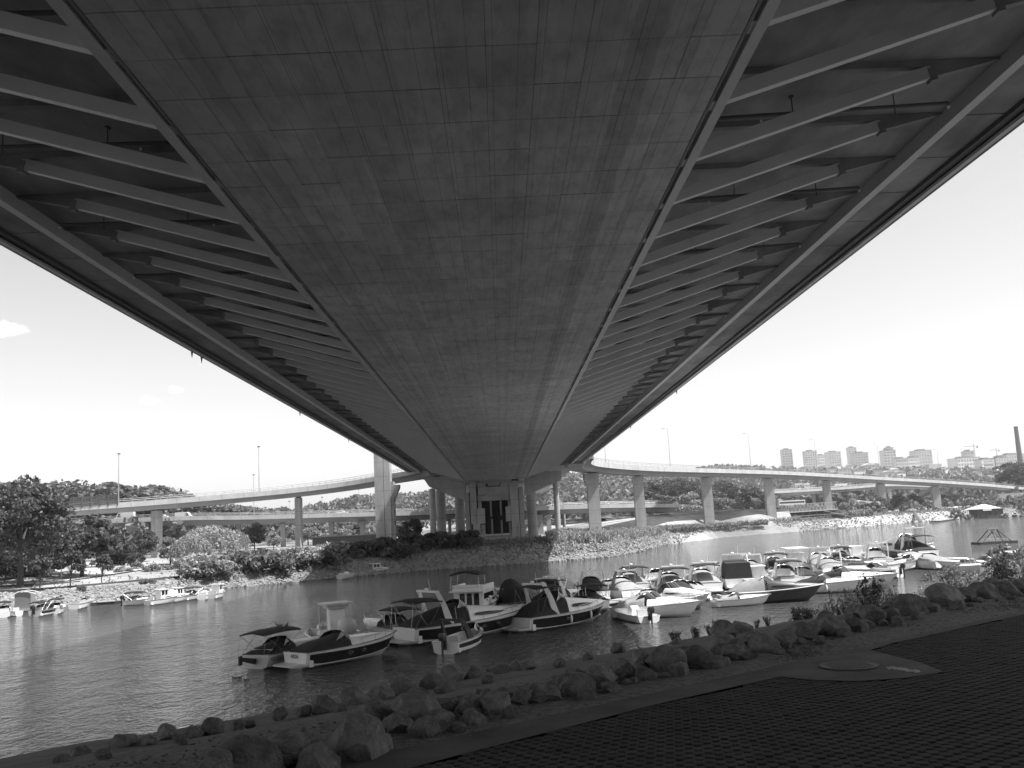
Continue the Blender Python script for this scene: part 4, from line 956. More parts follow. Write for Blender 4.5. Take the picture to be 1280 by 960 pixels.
# weeds by the water on the near bank
def weed_m(seed,h,n,lm_,spread=.35,leaf=.05):
    rs=np.random.default_rng(seed); C=[]; st=MB()
    for i in range(n):
        a=rs.uniform(0,6.28); l=rs.uniform(.55,1)*h; tx,ty=math.cos(a)*spread*rs.uniform(.2,1),math.sin(a)*spread*rs.uniform(.2,1)
        st.tube([(tx*.3,ty*.3,0),(tx*.7,ty*.7,l*.6),(tx,ty,l)],.008,3,.003)
        for k in range(16):
            f=rs.uniform(.15,1); C.append((tx*f+rs.normal()*.04*h,ty*f+rs.normal()*.04*h,l*f))
    return leafmesh('weed_leaves',C,leaf,lm_,rs),st.mesh('weed_stems',M['bark'])
WM=[weed_m(1,.8,12,M['leafd']),weed_m(2,.6,14,M['leaf']),weed_m(3,.9,9,M['leafl'])]
def weed(px,n,k,s,label,name='weed_plant',g='weeds along the water side of the near bank'):
    # point on the bank at offset n under the pixel column
    best=None
    d=ray(px,hor(px)+80); dx,dy=d.x,d.y
    # t,n solve: (dx*u,dy*u).NB=n
    u=n/(Vector((dx,dy,0)).dot(NB)); p=Vector((dx*u,dy*u,0)); z=near_z(n,p.dot(TB))
    e=empty(name,(p.x,p.y,z-.02),rnd.uniform(0,6),label,'weed',g); e.scale=(s,s,s)
    link('leaves',WM[k][0],e); link('stems',WM[k][1],e); return e
for px in (837,841,862,866,882,888,940,955): weed(px,15.2,rnd.choice((0,1)),rnd.uniform(.35,.6),'single dark leafy weed among the outer rocks '+lm(px))
for px in range(982,1120,7): weed(px,15.4+rnd.uniform(-.4,.6),rnd.choice((1,2,2)),rnd.uniform(.4,.9),'sunlit weed in the fringe below the wooden motorboat and sport boats')
for px in (1084,1086,1081): weed(px,15.8,0,rnd.uniform(1.2,1.7),'tall thin dark weed rising in front of the dark outboard boat')
for px in range(1040,1300,6): weed(px,15.6+rnd.uniform(-.5,3.0),rnd.choice((1,2,2,0)),rnd.uniform(.6,1.2),'weed in the bushy fringe at the right end of the near bank')
def shrub(px,n,s,k,label):
    d=ray(px,hor(px)+80); u=n/(Vector((d.x,d.y,0)).dot(NB)); p=Vector((d.x*u,d.y*u,0)); z=near_z(n,p.dot(TB))
    return link('shrub',SHM[k],None,(p.x,p.y,z-.1),rot=(0,0,rnd.uniform(0,6)),scale=(s*.95,s*.95,s*1.05),label=label,cat='shrub',group='leafy shrubs on the near bank')
SHM=[]
for q in range(3):
    rs=np.random.default_rng(40+q); C,cs=cloud(rs,2600,26,.95,1.0,.95,.24,low=-.5); SHM.append(leafmesh('shrub',C,.058,[M['leafd'],M['leaf'],M['leafl']][q],rs))
for i,(px,n,s,k,l) in enumerate([(1120,16.6,.45,0,'low dark shrub at the edge of the shaded bank'),(1108,16.4,.35,1,'small dark shrub left of the low dark one'),(1174,20.5,1.25,0,'tall leafy shrub in front of the sport yacht stern'),(1188,20.0,1.5,1,'biggest leafy shrub before the moored boats'),(1164,20.6,1.0,2,'lower leafy shrub left of the tall ones'),(1206,20.2,1.3,2,'leafy shrub between the tall one and the triangular frame raft'),(1256,20.0,1.5,0,'leafy shrub at the right before the white boats'),(1272,19.5,1.7,1,'leafy shrub cut by the right edge of the picture'),(1243,20.4,1.1,2,'lower leafy shrub left of the right edge pair')]): shrub(px,n,s,k,l)

# ================================================================== BOATS
def hullfn(L,B,F,D=.25,rake=None,full=.4,sternw=.9):
    rake=.10*L if rake is None else rake
    def hs(u,v,side):
        bw=B/2*(1-max(0,(u-full)/(1-full))**2.5)*(sternw+(1-sternw)*min(1,u/.3))
        zs=F*(1+.42*u*u); zk=-D+(D+zs*.70)*max(0,(u-.80)/.20)**2
        zc=max(zk,.16*F+.30*F*u**3)
        cw=bw*(.86-.45*u**3)
        if v<.3: y=cw*v/.3; z=zk+(zc-zk)*v/.3
        else:
            k=(v-.3)/.7; y=cw+(bw-cw)*k**.8; z=zc+(zs-zc)*k
        x=u*L-(1-v)*rake*max(0,(u-.5)/.5)**2
        return Vector((x,y*side,z))
    return hs
US=[0,.08,.16,.25,.34,.43,.52,.6,.68,.75,.81,.87,.92,.96,.985,1.0]
def boat(a,b,kind,label,L=None,B=None,F=None,hull='white',stripe=None,canopy=None,arch=False,bim=None,ob=False,ports=0,rails=True,fend=0,platform=True,ctop=.75,cat='boat',group='boats moored along the near pontoon',seed=0,cw=None,name='motor_boat',heading=None,covh=None):
    A=gz(*a); Bp=gz(*b); d=Bp-A; d.z=0
    L=L or d.length; rz=math.atan2(d.y,d.x) if heading is None else heading
    B=B or min(3.6,L*.33+.25); F=F or (.16*L**.5+.075*L*.6+.12)
    e=empty(name,(A.x,A.y,.0),rz,label,cat,group); r=random.Random(seed)
    hs=hullfn(L,B,F); HM=M[hull]
    b_=MB(); rings=[]
    vs_=[0,.15,.3,.34,.6,.85,1.0]
    for u in US:
        rings.append([hs(u,v,1) for v in reversed(vs_)]+[hs(u,v,-1) for v in vs_[1:]])
    b_.loft(rings,closed=False); n=len(rings[0]); b_.f.append(tuple(range(n)))
    b_.build('hull',HM,e,smooth=True)
    sheer=[hs(u,1,1) for u in US]+[hs(u,1,-1) for u in reversed(US[:-1])]
    MB().tube(sheer,.045,5).build('rub_rail',M['chrome'] if hull!='wood' else M['white'],e)
    if stripe:
        v0,v1=(.36,.92) if stripe=='wide' else (.55,.85)
        s_=MB()
        for side in (1,-1):
            rg=[]
            for u in [.03+.94*i/16 for i in range(17)]:
                nrm=Vector((0,side*.012,0)); k0=v0 if stripe!='wide' else v0+.16*max(0,(.12-u)/.12); 
                rg.append([hs(u,k0,side)+nrm,hs(u,(v0+v1)/2,side)+nrm,hs(u,v1-(.12*u if stripe=='wide' else 0),side)+nrm])
            s_.loft(rg,closed=False)
        s_.build('hull_stripe',M['navy'] if stripe in('wide','thin') else M['canvasg'],e,smooth=True)
    for i in range(ports):
        for side in (1,-1):
            u=.40+.13*i; c=hs(u,.66,side); t=(hs(u+.02,.66,side)-hs(u-.02,.66,side)).normalized(); ring=[]
            rr=[c+t*(.17*math.cos(k*PI/6))+Vector((0,side*.03,.075*math.sin(k*PI/6))) for k in range(13)]
            MB().tube(rr,.025,4).build('porthole',M['chrome'],e)
    zsf=lambda u:hs(u,1,1).z; bwf=lambda u:hs(u,1,1).y
    # cockpit floor and inner walls
    u0,u1=.03,(.42 if kind not in('console','bow') else .80)
    fz=.30*F; fl=MB(); rg=[]
    for i in range(9):
        u=u0+(u1-u0)*i/8; x=hs(u,1,1).x; w=max(.08,bwf(u)-.16); z=zsf(u); rg.append([(x,-bwf(u)+.02,z+.01),(x,-w,z+.015),(x,-w*.94,fz),(x,w*.94,fz),(x,w,z+.015),(x,bwf(u)-.02,z+.01)])
    fl.loft(rg,closed=False); x=hs(u0,1,1).x; fl.box(x-.02,x+.28,-bwf(0)*.96,bwf(0)*.96,fz*.4,zsf(0)*.98)
    fl.build('cockpit',HM if hull=='offwhite' else M['white'],e)
    MB().box(u0*L+.45,u0*L+1.0,-B*.33,B*.33,fz,fz+.42).box(u0*L+.35,u0*L+.50,-B*.34,B*.34,fz,fz+.85).build('seat',M['vinyl'],e)
    # foredeck / cabin trunk
    if kind not in('console',):
        us=[u1+(.985-u1)*i/11 for i in range(12)]; rg=[]
        ch=(ctop if kind in('cruiser','cabin','wood','fly') else ctop*.45)*F
        if kind=='bow': ch=.12*F
        for u in us:
            x=hs(u,1,1).x; w=bwf(u)-.01; z=zsf(u); k=(u-u1)/(.985-u1); c=ch*(1-k)**.75*(1-.1*k)+.05*F*(1-k)
            row=[]
            for t in (-1,-.93,-.80,-.66,-.4,0,.4,.66,.80,.93,1):
                q=1 if abs(t)<.7 else (0 if abs(t)>.9 else .72)
                row.append((x,w*t,z+.012+c*q*(1-.12*t*t)))
            rg.append(row)
        dk=MB().loft(rg,closed=False); n=11; dk.f.append(tuple(range(n))); dk.build('foredeck',HM if hull not in('navy',) else M['white'],e,smooth=True)
        xw=hs(u1,1,1).x; zw=zsf(u1)+ch+.05*F; ww=bwf(u1)
        if kind in('cruiser','fly','wood','cabin') and ctop>.5:
            for side in (1,-1):
                g=MB(); pts=[]
                for k in range(9):
                    u=u1+.04+(.30)*k/8; t=k/8; c=ch*(1-(u-u1)/(.985-u1))**.75; hh=.30*c*math.sin(PI*min(1,t*1.0+.12))**.6; y=(bwf(u)*.868)*side
                    pts.append(((hs(u,1,1).x,y+side*.05,zsf(u)+c*.46+hh*.5),(hs(u,1,1).x,y+side*.065,zsf(u)+c*.46-hh*.5)))
                g.loft([[p[0],p[1]] for p in pts],closed=False,cap=False); g.build('side_window',M['glass'],e)
    else: xw=L*.45; zw=F*1.1; ww=B*.3
    # windshield
    wh=.46 if L>5.5 else .34
    if kind in('cruiser','sport','fly','bow','wood','open'):
        g=MB(); fr=MB(); lo=[];hi=[]
        for k in range(13):
            t=-1+2*k/12; xx=xw+.55*(1-abs(t)**2.6)-.55*abs(t)**3; yy=ww*.80*t; zz=zsf(u1)+(zw-zsf(u1))*(1-abs(t)**4*.75)
            lo.append(Vector((xx,yy,zz))); hi.append(Vector((xx-.50-wh*.5*(1-abs(t)),yy*.92,zz+wh*(1 if abs(t)<.95 else .55))))
        g.loft([[p,q] for p,q in zip(lo,hi)],closed=False); g.build('windshield',M['glass'],e)
        fr.tube(hi,.022,4)
        for k in (0,3,6,9,12): fr.beam(lo[k],hi[k],.03,.03)
        fr.build('windshield_frame',M['chrome'],e)
    # canvas over the cockpit
    top=zw+wh*.95
    if canopy:
        cm=M[canopy]; rg=[]; H=covh or (.78 if kind=='sport' else .86)
        for k in range(10):
            t=k/9; x=xw-.25-(xw-.25-L*.03)*t; u=max(.0,x/L); w=bwf(max(u,.02))*.97
            zt=zsf(u)+(top-zsf(u1))*H*(1-.62*t-.33*max(0,(t-.6)/.4)**2)*(1+.04*math.sin(seed+t*9))+.04; row=[]
            for j in range(9):
                a=PI*j/8; yy=w*math.cos(a); zz=zsf(u)+.02+(zt-zsf(u))*(math.sin(a)**.80)*(1+.02*math.sin(9*t+j)); row.append((x,yy,zz))
            rg.append(row)
        c=MB().loft(rg,closed=False); c.f.append(tuple(range(9))); c.f.append(tuple(9*9+i for i in range(9))); c.build('canvas_cover',cm,e,smooth=True)
    if arch:
        az=zw+.75+.04*L; g=MB(); xa=L*.20
        for side in (1,-1):
            y=bwf(.2)*.93*side; g.beam((xa+.75,y,zsf(.3)-.05),(xa+.35,y*.93,zsf(.2)+(az-zsf(.2))*.55),.16,.55,.13,.38); g.beam((xa+.35,y*.93,zsf(.2)+(az-zsf(.2))*.55),(xa-.12,y*.80,az),.13,.38,.12,.30)
        g.beam((xa-.12,bwf(.2)*.78,az),(xa-.12,-bwf(.2)*.78,az),.32,.13); g.build('radar_arch',M['white'] if arch is True else M[arch],e)
        MB().ell((xa-.1,.2,az+.15),.18,.18,.1).tube([(xa-.1,-.4,az),(xa-.3,-.4,az+.9)],.015,4).build('antenna',M['white'],e)
    if bim:
        cm=M[bim[0]]; x0,x1=bim[1]*L,bim[2]*L; z=bim[3] if len(bim)>3 else top+.42; w=B*.42; rg=[]
        for k in range(7):
            t=k/6; x=x0+(x1-x0)*t; row=[]
            for j in range(7): s_=-1+j/3; row.append((x,w*s_,z+.16*(1-s_*s_)+.09*math.sin(PI*t)-.02*math.cos(4*PI*t)))
            row+=[(x,w*s_,z+.16*(1-s_*s_)+.09*math.sin(PI*t)-.09) for s_ in (1,0,-1)]; rg.append(row)
        MB().loft(rg).build('bimini_top',cm,e,smooth=True)
        g=MB(); xm=(x0+x1)/2
        for side in (1,-1):
            y=w*side
            g.tube([(x0,y,z),(xm,y*1.05,zsf(.2))],.018,4).tube([(x1,y,z),(xm,y*1.05,zsf(.2))],.018,4).tube([(x0+.1,y,z),(x0-.1,y,zsf(.05))],.014,4).tube([(xm,y,z+.08),(x0+.25,y,zsf(.1))],.014,4)
        g.build('bimini_frame',M['chrome'],e)
    if kind=='console':
        MB().prism([(L*.38,fz),(L*.52,fz),(L*.50,fz+.85),(L*.42,fz+1.0),(L*.37,fz+.8)],-.32,.32).build('console',M['white'],e)
        MB().prism([(L*.48,fz+.85),(L*.50,fz+.85),(L*.44,fz+1.25),(L*.42,fz+1.25)],-.28,.28).build('windshield',M['clear'],e)
    if kind=='cabin':
        x0,x1=L*.36,L*.60; y=B*.33; z0=zsf(.45); z1=z0+1.15
        MB().prism([(x0,z0-.3),(x1+.35,z0+.1),(x1-.05,z1),(x0,z1)],-y,y).build('wheelhouse',M['white'],e); MB().box(x0-.35,x1+.12,-y-.12,y+.12,z1,z1+.09).build('roof',M['white'],e)
        for side in (1,-1):
            MB().box(x0+.12,x0+.12+(x1-x0)*.36,*sorted((side*(y+.004),side*(y+.02))),z0+.45,z1-.12).box(x0+.22+(x1-x0)*.38,x1-.12,*sorted((side*(y+.004),side*(y+.02))),z0+.45,z1-.12).build('side_window',M['glass'],e)
        MB().beam((x1+.15,0,z0+.55),(x1-.0,0,z1-.12),y*1.7,.03,up=(1,0,0)).build('front_window',M['glass'],e)
    if kind=='fly':
        x0,x1=L*.22,L*.60; y=B*.38; z0=zsf(.4); z1=z0+1.25
        MB().prism([(x0,fz),(x1+1.2,z0+.2),(x1,z1),(x0,z1)],-y,y).build('saloon',M['white'],e)
        MB().box(x0-1.2,x1+.1,-y-.1,y+.1,z1,z1+.1).box(x0-.2,x0,-y-.05,y+.05,z1,z1+.55).box(x0-.2,x1,y-.02,y+.06,z1,z1+.5).box(x0-.2,x1,-y-.06,-y+.02,z1,z1+.5).build('flybridge',M['white'],e)
        for yy in (-.75,-.1,.55): MB().box(x0-.025,x0-.004,yy-.22,yy+.25,fz+.25,z1-.2).build('door_pane',M['glass'],e)
        for side in (1,-1): MB().box(x0+.3,x1-.1,*sorted((side*(y+.004),side*(y+.02))),z0+.5,z1-.25).build('side_window',M['glass'],e)
        g=MB(); zt=z1+1.5
        for X in (x0-1.0,x0+1.2):
            for side in (1,-1): g.tube([(X,side*y,z1),(X,side*y*.9,zt)],.02,4)
        g.tube([(x0-1.2,y,z1+.8),(x0-1.2,-y,z1+.8)],.018,4).tube([(x0-1.2,y,z1+.4),(x0-1.2,-y,z1+.4)],.014,4).tube([(x0-1.2,y,z1),(x0-1.2,y,z1+.8),(x0-.2,y,z1+.8)],.016,4).build('bridge_rail',M['chrome'],e)
        rg=[]
        for k in range(6):
            X=x0-1.1+2.6*k/5; rg.append([(X,y*s_,zt+.25*(1-s_*s_)+.1*math.sin(PI*k/5)) for s_ in (-1,-.5,0,.5,1)]+[(X,y*s_,zt-.1+.25*(1-s_*s_)) for s_ in (1,0,-1)])
        MB().loft(rg).build('bimini_top',M['canvas'],e,smooth=True)
    if platform and kind in('cruiser','sport','fly'):
        MB().loft([[(-.95,-B*.36,.22),(-.95,B*.36,.22),(-.95,B*.36,.32),(-.95,-B*.36,.32)],[(.05,-B*.44,.20),(.05,B*.44,.20),(.05,B*.44,.34),(.05,-B*.44,.34)]]).build('swim_platform',M['offwhite'] if hull!='offwhite' else M['floorb'],e)
    if rails and kind!='console':
        g=MB(); 
        for side in (1,-1):
            pts=[]
            for k in range(8):
                u=.52+.475*k/7; p=hs(u,1,side); q=p+Vector((.04,-side*.10,.34+.08*k/7)); pts.append(q)
                if k%2==0: g.tube([p,q],.016,4)
            g.tube(pts,.018,4)
        p=hs(1,1,1); g.tube([pts[-1],Vector((p.x+.12,0,p.z+.42)),Vector((pts[-1].x,-pts[-1].y,pts[-1].z))],.018,4)
        g.build('bow_rail',M['chrome'],e)
    for i in range(fend):
        for side in (1,-1):
            u=.42+.25*i; p=hs(u,.8,side)+Vector((0,side*.13,-.1)); MB().ell((p.x,p.y,p.z-.15),.10,.10,.33,8,6).build('fender',M['white'] if not i%3==2 else M['black'],e)
    if ob:
        for yy in ((0,) if ob is True else (-.4,.4)):
            o=MB().loft([[(-.55,yy-.16,.75*F+.35),(-.15,yy-.16,.75*F+.35),(-.15,yy+.16,.75*F+.35),(-.55,yy+.16,.75*F+.35)],[(-.62,yy-.2,.75*F+.6),(-.1,yy-.2,.75*F+.6),(-.1,yy+.2,.75*F+.6),(-.62,yy+.2,.75*F+.6)],[(-.55,yy-.15,.75*F+.85),(-.2,yy-.15,.75*F+.8),(-.2,yy+.15,.75*F+.8),(-.55,yy+.15,.75*F+.85)]]).build('outboard_motor',M['black'],e,smooth=True)
            MB().beam((-.4,yy,.75*F+.35),(-.42,yy,-.2),.09,.17,.07,.14,up=(1,0,0)).box(-.2,.04,yy-.1,yy+.1,.4*F,.75*F+.45).build('bracket',M['black'],o)
    return e
NG='boats moored along the near pontoon'
C='cruiser'
bo=boat
E=e=None
b1=bo((319,836),(426,811),'sport','small grey speedboat with folded black bimini and raised outdrive, leftmost of the near boats',L=6.6,B=2.4,canopy='canvas',bim=('canvas',-.04,.50),stripe='grey',hull='offwhite',rails=False,seed=1,platform=False)
ld=boat((369,836),(472,818),'sport','white sport boat with wide black hull side and dark canvas, second from the left',L=8.2,B=2.7,stripe='wide',canopy='canvas',ports=2,rails=True,seed=2,ctop=1.0)
bo((418,812),(395,806),'console','pale centre console boat hidden behind the black sided sport boat',L=5.5,B=2.1,rails=False,hull='offwhite',ob=True,seed=3,platform=False,name='console_boat')
MB().beam((-.05,0,.45),(-1.25,0,.75),.26,.34,.16,.22).box(-1.45,-1.2,-.05,.05,.4,.95).build('outdrive',M['black'],b1)
tt=bo((436,806),(402,797),'console','pale centre console boat with flat hard T top, rising behind the black sided sport boat',L=6.5,B=2.3,rails=False,seed=44,platform=False,name='console_boat')
MB().box(1.9,4.0,-1.1,1.1,2.75,2.9).box(2.2,3.6,-.8,.8,2.5,2.75).build('hard_top',M['offwhite'],tt); MB().prism([(2.3,.6),(3.4,.6),(3.3,2.5),(2.6,2.5)],-.6,.6).build('tower',M['white'],tt); MB().ell((.3,0,1.3),.75,.7,.75).build('engine_cover',M['offwhite'],tt,smooth=True)
g=MB()
for x_ in (2.0,3.9):
    for y_ in (-1,1): g.tube([(x_,y_,.5),(x_,y_,2.75)],.03,5)
g.build('top_frame',M['chrome'],tt)
bo((512,800),(461,793),'sport','white bow left speedboat with black cover and black bimini hoop',L=7.2,B=2.6,canopy='canvas',bim=('canvas',.0,.38),seed=4,hull='white',ob=False)
bo((505,806),(623,790),C,'large cruiser with black hull band, white raked arch and black canopy',L=11.2,B=3.5,stripe='wide',canopy='canvas',arch=True,bim=('canvas',-.01,.22,2.9),ports=3,seed=5,fend=0,ctop=.9)
bo((578,778),(640,752),'fly','white flybridge cabin yacht with black top seen from its stern doors',L=10.5,B=3.5,seed=6,hull='white',name='flybridge_boat')
bo((557,818),(622,797),'bow','small striped open runabout with black outboard and black hoop',L=5.6,B=2.1,stripe='thin',arch='black',ob=True,seed=7,platform=False,rails=False,ctop=.3)
bo((655,768),(612,760),'cabin','white hard top cabin boat with black side curtains pointing left',L=7.8,B=2.7,canopy='canvas',covh=1.7,seed=8,fend=0,name='cabin_boat')
bo((648,790),(735,777),C,'white cruiser with swept arch, black canopy and fenders along a black band',L=9.6,B=3.2,stripe='wide',canopy='canvas',arch=True,bim=('canvas',.1,.36),ports=1,fend=2,seed=9,ctop=1.05)
bo((676,768),(738,752),C,'cruiser with black canopy hidden behind the swept arch cruiser',L=9.2,B=3.1,canopy='canvas',arch=True,bim=('canvas',.05,.34),seed=10)
bo((748,764),(704,756),'sport','white speedboat under a dark grey tonneau, bow to the left',L=7.6,B=2.6,canopy='canvas',bim=('canvas',.0,.3),seed=11)
bo((812,779),(750,768),'console','long low white open dinghy with console and outboard, nearest in the sun',L=6.2,B=2.1,F=.55,ob=True,seed=12,rails=False,platform=False,name='console_boat')
bo((768,772),(846,771),'sport','white cuddy boat under a tented grey and white cover',L=7.4,B=2.6,canopy='canvasg',seed=13,hull='white',ctop=1.2,platform=False)
bo((783,764),(862,766),'sport','white boat with dark hull band right behind the tented one',L=7.2,B=2.5,canopy='canvasg',stripe='wide',seed=14,platform=False)
bo((812,757),(887,762),C,'white cruiser bow right with one dangling fender and small side window',L=8.0,B=2.8,seed=15,fend=1,platform=False)
bo((800,742),(768,737),C,'cruiser with tall grey arch beside the dark tonneau speedboat',L=8.6,B=3.0,canopy='canvasg',arch='canvasg',bim=('canvas',.0,.3),seed=16)
bo((792,750),(758,745),C,'white cruiser with twin grey arch legs and light cover',L=8.0,B=2.8,arch='canvasg',canopy='canvasg',seed=17)
bo((850,748),(806,737),C,'white cruiser with slanting arch and grey canopy behind the cuddy boats',L=9.4,B=3.1,arch=True,canopy='canvasg',bim=('canvas',.05,.3),seed=18)
bo((888,742),(845,730),C,'white cruiser with hooped arch and grey tonneau left of the black box canopy',L=9.4,B=3.1,arch=True,canopy='canvasg',bim=('canvas',.02,.28),seed=19)
ob_=boat((926,737),(884,722),C,'big white cruiser with tall black box shaped canvas enclosure',L=11.0,B=3.5,arch=True,seed=20,ctop=1.0)
MB().loft([[(.4,-1.45,1.1),(.4,1.45,1.1),(.5,1.3,2.75),(.5,-1.3,2.75)],[(3.9,-1.45,1.3),(3.9,1.45,1.3),(3.3,1.2,3.0),(3.3,-1.2,3.0)]]).build('canvas_enclosure',M['canvas'],ob_)
bo((908,755),(984,752),'wood','old dark hulled motorboat with varnished cabin and grey canvas tent',L=8.6,B=2.6,F=1.0,hull='wood',canopy='canvasg',covh=.95,seed=21,rails=False,ctop=.8,platform=False,name='wooden_boat')
bo((892,759),(926,757),'sport','small white boat under a flat grey tarpaulin beside the dark motorboat',L=5.2,B=2.0,F=.6,canopy='canvasg',covh=.7,seed=22,rails=False,platform=False)
bo((952,738),(925,725),'cabin','white cabin boat with long white roof behind the dark motorboat',L=9.0,B=3.0,seed=23,name='cabin_boat')
bo((990,742),(1028,741),'sport','white speedboat bow right with black side windows under a white hood',L=7.8,B=2.5,canopy='canvas',seed=24,fend=1,platform=False)
bo((1013,735),(1078,735),'sport','white sport boat right of the hooded one, bow pointing right',L=9.0,B=2.8,canopy='canvas',covh=.8,seed=25,fend=1,platform=False,ctop=1.1)
bo((1126,722),(1070,722),'sport','dark hulled runabout with outboard and white fender ball at the stern',L=8.0,B=2.5,stripe='wide',ob=True,seed=26,rails=False,platform=False,ctop=.5)
bo((975,722),(940,712),C,'white cruiser with hooped dark canopy in the crowded middle rows',L=9,B=3,arch=True,canopy='canvas',bim=('canvas',.02,.3),seed=27)
hb=bo((1002,716),(968,706),'cabin','white flat roofed cruiser with a long white awning',L=10,B=3.2,seed=28,name='cabin_boat'); MB().box(.4,6.6,-1.4,1.4,3.0,3.1).build('awning',M['white'],hb)
bo((1030,716),(1000,704),C,'white arch cruiser behind the hooded speedboat',L=9.5,B=3.1,arch=True,canopy='canvasg',seed=29)
bo((1055,712),(1028,702),C,'pale cruiser with round hoop arch in the far middle row',L=9.0,B=3.0,arch=True,canopy='canvas',bim=('canvas',.0,.25),seed=30)
bo((1082,704),(1044,700),'cabin','white cabin boat with raked dark side windows',L=9.5,B=3.0,seed=31,name='cabin_boat')
bo((1120,712),(1050,716),'bow','long white deck boat with bright foredeck behind the runabout',L=9.5,B=2.9,seed=32,ctop=.4)
bo((1160,703),(1090,698),C,'sport yacht with black wrap windows and swept hardtop, furthest large boat',L=14,B=3.9,F=1.6,stripe='wide',arch=True,bim=('canvas',.05,.3,3.5),canopy='canvas',covh=.7,seed=33,ctop=1.0)
bo((1182,712),(1120,708),'sport','white boat half hidden by the leafy shrubs',L=9,B=2.8,seed=34,canopy='canvasg')
bo((1206,716),(1238,724),'sport','bright white boat at the right behind the leafy shrubs',L=7.0,B=2.6,seed=35,canopy='canvasg',ctop=.6,platform=False)
bo((1268,712),(1222,714),'open','long white open boat at the right edge behind shrubs',L=8.5,B=2.7,seed=36,platform=False,ctop=.4)
bo((1250,700),(1296,706),'sport','white cuddy boat at the far right with dark cover',L=8,B=2.7,seed=37,canopy='canvas',platform=False)
bo((905,730),(868,720),C,'cruiser half hidden left of the black box canvas boat',L=9,B=3.0,canopy='canvasg',seed=38)
bo((962,748),(1003,744),'console','small white tender with outboards right of the dark bow',L=4.6,B=1.8,F=.5,ob=True,seed=39,rails=False,platform=False,name='console_boat')
bo((870,752),(838,744),'open','white open sport boat with windscreen in the second row',L=7.6,B=2.6,seed=40,ctop=.7)
bo((1140,698),(1190,690),'open','low white motor boat beyond the sport yacht',L=9,B=2.8,seed=41,ctop=.5)
bo((748,752),(716,742),C,'white cruiser behind the tonneau speedboat with a pale arch',L=8.8,B=2.9,arch=True,canopy='canvas',seed=51)
bo((832,740),(792,729),C,'low white cruiser with long foredeck in the second row, no canopy',L=9,B=3.0,seed=52)
bo((876,751),(842,742),'sport','small white boat with tight grey cover between the cuddy boats and the arch cruisers',L=6.6,B=2.4,canopy='canvasg',seed=53)
bo((945,726),(905,714),C,'white cruiser with pale cover left of the flat roofed one',L=9,B=3.0,canopy='canvasg',arch=True,seed=54)
bo((1010,731),(982,722),'sport','white boat with small black cover in the tight middle row',L=7.6,B=2.6,canopy='canvas',seed=55)
bo((1045,724),(1015,716),C,'white cruiser tightly berthed behind the hooded speedboats',L=9,B=3.0,arch=True,canopy='canvasg',seed=56)
bo((1075,716),(1040,709),'sport','dark covered speedboat behind the white sport boats',L=8,B=2.7,canopy='canvas',seed=57)
bo((1105,709),(1068,702),C,'white cruiser with raked arch left of the sport yacht',L=9.6,B=3.1,arch=True,seed=58)
bo((1100,716),(1135,712),'bow','white bow rider lying beyond the dark hulled runabout',L=8,B=2.5,seed=59)
bo((735,773),(706,764),'sport','white stern of a low speedboat between the fendered cruiser and the dinghy',L=6.8,B=2.4,canopy='canvas',seed=50)
bo((700,760),(672,750),C,'white cruiser with low black cover between the two arch cruisers',L=8.6,B=2.9,canopy='canvas',arch=True,seed=61)
bo((770,748),(735,739),'sport','white boat with black cover just behind the tonneau speedboat stern',L=7.6,B=2.6,canopy='canvas',seed=62)
bo((820,762),(795,755),'sport','low white boat squeezed behind the tented cuddy boat',L=6.4,B=2.4,canopy='canvasg',seed=63)
bo((862,757),(836,750),C,'white boat with tall windscreen behind the fendered white cruiser',L=7.4,B=2.6,seed=64,canopy='canvas')
bo((926,733),(893,722),'open','white open boat left of the long roofed cabin boat',L=8,B=2.6,seed=65)
bo((1060,729),(1030,724),'open','white runabout between hooded speedboat and the second row',L=7,B=2.4,seed=66)
bo((992,735),(962,728),C,'white cruiser with black hoop behind the dark wooden bow',L=8.4,B=2.8,bim=('canvas',.0,.3),arch=True,seed=67)
bo((1148,706),(1112,700),'sport','white sport boat with grey cover beyond the deck boat',L=8,B=2.7,canopy='canvasg',seed=68)
g_=bpy.data.curves.new('boat_name','FONT'); g_.body='AIDA'; g_.size=.34; g_.extrude=.004; g_.align_x='CENTER'; g_.materials.append(M['black'])
gq=bpy.data.objects.new('text_source',g_); COL.objects.link(gq); bpy.context.view_layer.update(); tm_=bpy.data.meshes.new_from_object(gq.evaluated_get(bpy.context.evaluated_depsgraph_get())); bpy.data.objects.remove(gq)
tm_.materials.clear(); tm_.materials.append(M['black']); gt=bpy.data.objects.new('boat_name',tm_); COL.objects.link(gt); gt.parent=ld; gt.location=(-.04,0,.62); gt.rotation_euler=(PI/2,0,-PI/2)
# pontoon between the rows
def pontoon(pts,w,label,name='floating_pontoon'):
    A=pts[0]; e=empty(name,(A.x,A.y,0),0,label,'pontoon')
    for a,c in zip(pts,pts[1:]):
        n=max(1,int((c-a).length/2.4)); dv=(c-a).normalized(); sd=Vector((-dv.y,dv.x,0))
        for k in range(n):
            p=a+(c-a)*((k+.5)/n)-A; MB().beam(p-dv*1.12+Vector((0,0,.42)),p+dv*1.12+Vector((0,0,.42)),w,.12).build('deck_panel',M['dock'],e)
        b=MB().beam(a-A+Vector((0,0,.15)),c-A+Vector((0,0,.15)),w*.86,.42); b.build('float',M['drum'],e)
pontoon([gz(470,806),gz(640,775),gz(745,761),gz(860,741),gz(1000,722),gz(1175,701)],1.8,'long floating pontoon the near boats are moored to')
